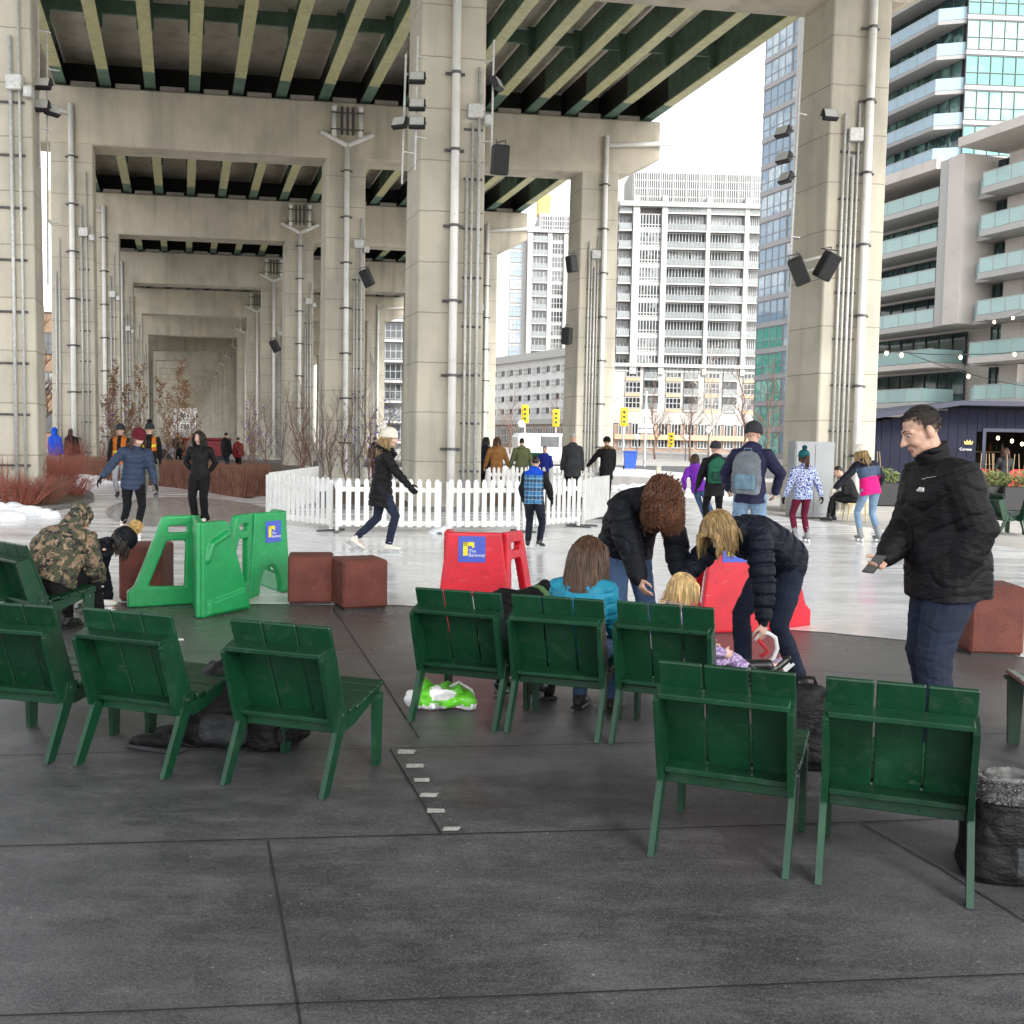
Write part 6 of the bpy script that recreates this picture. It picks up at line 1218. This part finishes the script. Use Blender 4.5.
# --- skaters
p=at(135,538); person('woman in a slate quilted jacket and maroon hat gliding with one arm out',p,R(214),1.70,vox=.010,group=gB,skin=SKINP,jacket=dict(m=SLATE,puff=.03,len=.16,quilt=.085,qamp=.014,amp=.006),pants=dict(m=BLKP,w=.95),boots=SK(WSK),hat=dict(m=MAROON),hair=dict(style='wavy',m=HBRN,len=.22,n=120,r=.007,tail=1),gloves=dict(m=BLKJ),lean=(8,16),side=-2,head=(26,10,0),hands=((-.28,.20,.86),(.62,.12,.88)),feet=SF(-.02,.05,0,.10,-.34,.10),footpitch=(0,25),pel=(.02,0,.95))
p=at(200,524); person('woman in black with long dark hair standing on the ice with her hands behind her',p,R(184),1.66,vox=.010,group=gB,skin=SKINP,jacket=dict(m=BLKJ,puff=.012,len=.12,hood='down'),pants=dict(m=BLKP,w=1.2,cuff=.085,up=-.05),boots=SK(WSK,h=.06),hair=dict(style='wavy',m=HBLK,len=.36,n=260,r=.006),head=(4,-14,0),hands=((-.13,-.14,.98),(.13,-.14,.98)),poles=((-1,-.3,0),(1,-.3,0)),feet=SF(-.09,0,0,.09,0,0))
p=at(121,499); person('skater in an orange safety vest half hidden behind the woman in the maroon hat',p,R(186),1.78,vox=.016,group=gB,jacket=dict(m=[BLKJ,ORANGE,HIVIS],puff=.03,len=.14,band=lambda c,t:np.where((np.abs(c[:,0])<.17)&(t<1.15)&(np.abs(np.abs(c[:,0])-.10)<.05),np.where((t>.30)&(t<.40),2,1),np.where((np.abs(c[:,0])<.18)&(t<.35),1,0))),pants=dict(m=WGREY),boots=SK(BSK),hat=dict(m=CHAR),gloves=dict(m=BLKJ),feet=SF(-.1,.1,0,.1,-.08,0))
p=at(150,498); person('skater in black with orange vest straps and khaki trousers seen from behind',p,R(8),1.82,vox=.016,group=gB,jacket=dict(m=[BLKJ,ORANGE,HIVIS],puff=.03,len=.14,band=lambda c,t:np.where((t<1.1)&(t>.35)&(np.abs(np.abs(c[:,0])-.125)<.045),np.where((t>.55)&(t<.66),2,1),0)),pants=dict(m=KHAKI,w=1.1),boots=SK(GSK),hat=dict(m=CHAR,pom=FURB,pr=.06),gloves=dict(m=BLKJ),hands=((-.2,.2,.9),(.2,.2,.9)),feet=SF(-.14,.1,0,.12,-.02,0),footyaw=(15,-15))
p=at(381,553); person('woman in a black parka and cream pompom hat skating to the right',p,R(-92),1.72,vox=.009,group=gB,skin=SKINP,jacket=dict(m=BLKJ,puff=.028,len=.30,quilt=.10,qamp=.014,amp=.010,hood='down',fur=FURB,hang=.6,flare=1.22),pants=dict(m=JEAN,w=.98),boots=SK(WSK,h=.14),hat=dict(m=CREAM,pom=POMW,pr=.06,pomat=(0,-.10,.12)),hair=dict(style='wavy',m=HBLD,len=.30,n=160,r=.007),gloves=dict(m=BLKJ),lean=(6,10),head=(4,0,0),hands=((-.28,-.10,.92),(.16,.47,.92)),feet=SF(-.08,-.38,.06,.08,.12,0),footpitch=(30,0))
p=at(533,549); person('boy in a blue plaid vest with a bright blue hood skating away',p,R(-14),1.38,vox=.011,group=gB,jacket=dict(m=[PLAID,BLKJ,BRIGHT],puff=.03,len=.10,hood='down',band=lambda c,t:np.where(np.abs(c[:,0])>.185,1,np.where(t>.86,2,0))),pants=dict(m=NAVYJ,w=1.1),boots=SK(BSK),hair=dict(style='short',m=HBLK),gloves=dict(m=BLKJ),lean=(4,8),hands=((-.22,.12,.92),(.30,.20,.95)),feet=SF(-.12,.06,0,.16,-.16,.04),footyaw=(10,-25),footpitch=(0,15))
p=at(706,526); person('girl in a purple jacket and jeans leaning as she skates away',(p[0]-.12,p[1],0),R(-10),1.42,vox=.013,group=gB,jacket=dict(m=PURJ,puff=.025,len=.12,hood='down'),pants=dict(m=JEANM,w=.95),boots=SK(GSK),hair=dict(style='wavy',m=HBRN,len=.2,n=120,r=.007),side=-12,pel=(-.06,0,.95),lean=(8,14),head=(6,-10,0),feet=SF(.14,.05,0,.34,-.12,0),hands=((-.40,.05,.9),(.28,.30,1.0)))
g=person('teenager in black with a green backpack skating away',atd(716,19.0),R(4),1.62,vox=.012,group=gB,jacket=dict(m=BLKJ,puff=.03,len=.22,hood='down'),pants=dict(m=BLKP,w=.95),boots=SK(BSK),hat=dict(m=CHAR),gloves=dict(m=BLKJ),hands=((-.32,.10,.92),(.34,.06,.86)),feet=SF(-.12,.05,0,.14,-.1,0))
p=atd(716,19.0); backpack('green backpack worn by the teenager in black',(p[0],p[1]-.24,.93),R(4),(.34,.20,.46),cloth('bag_green',(.012,.10,.055),.7),seed=12,accent=cloth('bag_dark_green',(.008,.05,.03),.7))
p=atd(752,13.4); person('tall man in a navy jacket and light jeans skating away with a grey backpack',p,R(-10),1.86,vox=.010,group=gB,jacket=dict(m=cloth('jacket_ink',(.016,.016,.05),.7),puff=.025,len=.12,hood='down'),pants=dict(m=JEANL,w=1.08),boots=SK(BSK),hat=dict(m=CHAR),head=(10,-20,0),hands=((-.26,.25,1.0),(.30,.10,.98)),poles=((-1,-.8,0),(1,-.8,0)),feet=SF(-.14,.1,0,.14,-.08,0))
backpack('grey backpack with pale straps worn by the tall man in navy',(p[0]-.12,p[1]-.30,1.02),R(-24),(.36,.22,.54),cloth('bag_slate',(.14,.16,.18),.7),seed=14,accent=cloth('bag_steel',(.12,.20,.26),.7))
p=at(801,542); person('girl in a teal pompom hat, blue swirl jacket and wine leggings skating away',p,R(10),1.50,vox=.010,group=gB,jacket=dict(m=SWIRL,puff=.03,len=.12,hood='down'),pants=dict(m=WINE,w=.95),boots=SK(GSK),hat=dict(m=TEALW,pom=TEALW,pr=.05),hair=dict(style='wavy',m=HBRN,len=.14,n=60,r=.007,tail=1),gloves=dict(m=BLKJ),hands=((-.36,.08,.86),(.42,.02,.88)),feet=SF(-.10,.06,0,.10,-.05,0))
p=at(868,542); person('girl in a navy and hot pink jacket with a white hat leaning to the left',p,R(14),1.64,vox=.010,group=gB,jacket=dict(m=[PINKH,STEELB,NAVYJ],puff=.025,len=.10,hood='down',band=lambda c,t:np.where(np.abs(c[:,0]+.04)>.235,2,np.where(t<.42,0,np.where(t<.78,1,2)))),pants=dict(m=JEANL,w=.92),boots=SK(GSK),hat=dict(m=CREAM),hair=dict(style='wavy',m=HBLD,len=.35,n=140,r=.007),side=-8,lean=(10,22),head=(20,20,0),gloves=dict(m=CREAM),hands=((-.60,.18,.98),(.30,.2,1.0)),feet=SF(-.14,.04,0,.16,-.08,0))
# --- people beyond the fence, their feet hidden by it
def walker(lb,u,d,rz,h,J,Pm,hat=None,hair=None,ln=.2,fur=None,hands=(None,None),feet=None,hood=None,vox=.017,pos=None,**k):
    return person(lb,pos or atd(u,d),R(rz),h,vox=vox,group=gC,jacket=dict(m=J,puff=.03,len=ln,hood=hood or 'down',fur=fur),pants=dict(m=Pm),boots=dict(m=SHOEK,h=.05),hat=hat,hair=hair,hands=hands,feet=feet or ((-.1,.14,.09),(.1,-.14,.09)),**k)
walker('person in a dark navy coat at the left edge of the far group',486,30,-8,1.66,NAVYJ,BLKP,hair=dict(style='wavy',m=HBLK,len=.25,n=60,r=.01),ln=.3)
walker('woman with reddish hair in a camel coat walking away',497,29,0,1.66,CAMEL,BLKP,hair=dict(style='wavy',m=HRED,len=.22,n=80,r=.01),ln=.32,hands=((-.36,.05,.86),(.40,.10,.86)))
walker('person in an olive jacket hand in hand with the camel coat',522,29,0,1.66,OLIVE,BLKP,hair=dict(style='short',m=HBLK),ln=.14,hands=((-.36,.05,.86),(.34,.05,.9)))
walker('child in a royal blue coat walking behind the fence',545,29,170,1.45,ROYAL,JEAN,hair=dict(style='short',m=HBRN),ln=.16)
walker('broad man in a charcoal coat and pale cap walking away',573,27,0,1.78,CHAR,BLKP,hat=dict(m=pm('cap_grey',(.4,.39,.37),.8),style='cap'),ln=.26,stout=1.15)
p=at(607,503); walker('woman in a black coat with tan fur hood striding by the fence end',607,28.5,0,1.70,BLKJ,BLKP,hat=dict(m=BLKJ),ln=.34,fur=FURT,hands=((-.52,.10,.98),(.20,.1,.9)),feet=((-.10,.30,.09),(.06,-.25,.12)))
p=at(58,478); walker('person in a bright blue hooded jacket walking away at the far left',0,0,-14,1.72,BRIGHT,WGREY,ln=.16,hood='up',pos=(p[0]-.1,p[1],0))
p=at(69,477); walker('person in black walking beside the bright blue jacket',0,0,-10,1.70,BLKJ,BLKP,hair=dict(style='wavy',m=HBRN,len=.2,n=50,r=.01),ln=.12,pos=(p[0]+.1,p[1],0),feet=((-.12,.24,.09),(.12,-.24,.09)))
p=at(852,521); person('seated person in black against the foot of the right column',p,R(70),1.7,vox=.016,group=gC,jacket=dict(m=BLKJ,puff=.03,len=0,hang=0),pants=dict(m=BLKP),boots=dict(m=SHOEK,h=.06),hair=dict(style='short',m=HBLK),pel=(0,0,.5),lean=(18,35),head=(30,0,0),feet=((-.15,.5,.09),(.15,.42,.09)),hands=((-.1,.4,.55),(.1,.4,.55)))
T=thing('folding_stool','low tan folding stool under the seated person by the column','stool',(p[0]+.05,p[1],0)); q=MB(); q.rbox(-.22,.22,-.2,.2,.36,.40,.01); q.build('seat',pm('stool_tan',(.45,.36,.18),.7),T)
for s in(-1,1):
    for y in(-.17,.17): q=MB(); q.tube([(s*.2,y,0),(s*.17,y,.358)],.018,6); q.build('leg',pm('stool_tan',(.45,.36,.18),.7),T)
walker('person in a dark blue coat and red trousers far behind the cream hat',375,42,0,1.62,NAVYJ,WINE,hair=dict(style='short',m=HBRN),ln=.1)
walker('person in a pale grey jacket in the far group under the highway',193,44,160,1.62,WGREY,BLKP,hair=dict(style='short',m=HBLK),ln=.1)
walker('person in black left in the far group under the highway',178,45,20,1.66,BLKJ,BLKP,hair=dict(style='short',m=HBLK),ln=.2)
walker('person in a black jacket right in the far group under the highway',226,43,-30,1.68,BLKJ,JEAN,hair=dict(style='short',m=HBLK),ln=.2)
walker('person in a dark red jacket beside the reeds at the right of the far group',238,44,-10,1.5,cloth('jacket_dark_red',(.22,.012,.02),.7),BLKP,hair=dict(style='short',m=HBLK),ln=.2)
# woman at the hatch
p=D(1015,460,29.6); person('woman in dark clothes standing at the kiosk hatch',(p.x,30.2,0),R(0),1.62,vox=.016,group=gC,jacket=dict(m=CHAR,puff=.01,len=.1),pants=dict(m=BLKP),boots=dict(m=SHOEK,h=.05),hair=dict(style='wavy',m=HBRN,len=.3,n=80,r=.009),hands=((-.2,.3,1.05),(.2,.3,1.05)))
# stroller in the far group
p=atd(171,43); T=thing('stroller','dark folding stroller with a pale hood in the far group under the highway','stroller',p,R(20)); q=MB(); q.prism([(-.3,.35),(.3,.3),(.38,.45),(.1,.6),(-.25,1.0),(-.4,.95)],-.25,.25,axis='y'); q.build('seat',BLACK,T); q=MB(); q.tube([(-.35,-.25,1.0),(-.55,-.25,1.05),(-.55,.25,1.05),(-.35,.25,1.0)],.02,6); q.build('handle',GALV,T); q=MB(); q.ell((-.12,0,.95),(.28,.26,.2),12,6); q.build('hood',WGREY,T)
for x in(-.35,.38):
    for y in(-.26,.26): q=MB(); q.tube([(x,y-.03,.14),(x,y+.03,.14)],.14,12); q.build('wheel',BLACK,T)
p=atd(206,52); T=thing('parked_wagon','dark red covered wagon parked far off in the corridor','wagon',p,R(10)); q=MB(); q.rbox(-1.1,1.1,-.5,.5,.5,1.35,.05); q.build('body',pm('wagon_red',(.20,.02,.025),.6),T); q=MB(); q.rbox(-1.2,1.2,-.6,.6,1.353,1.45,.02); q.build('roof',pm('wagon_red',(.2,.02,.03)),T)
for x in(-.8,.8):
    for y in(-.52,.52): q=MB(); q.tube([(x,y-.04,.3),(x,y+.04,.3)],.3,14); q.build('wheel',BLACK,T)
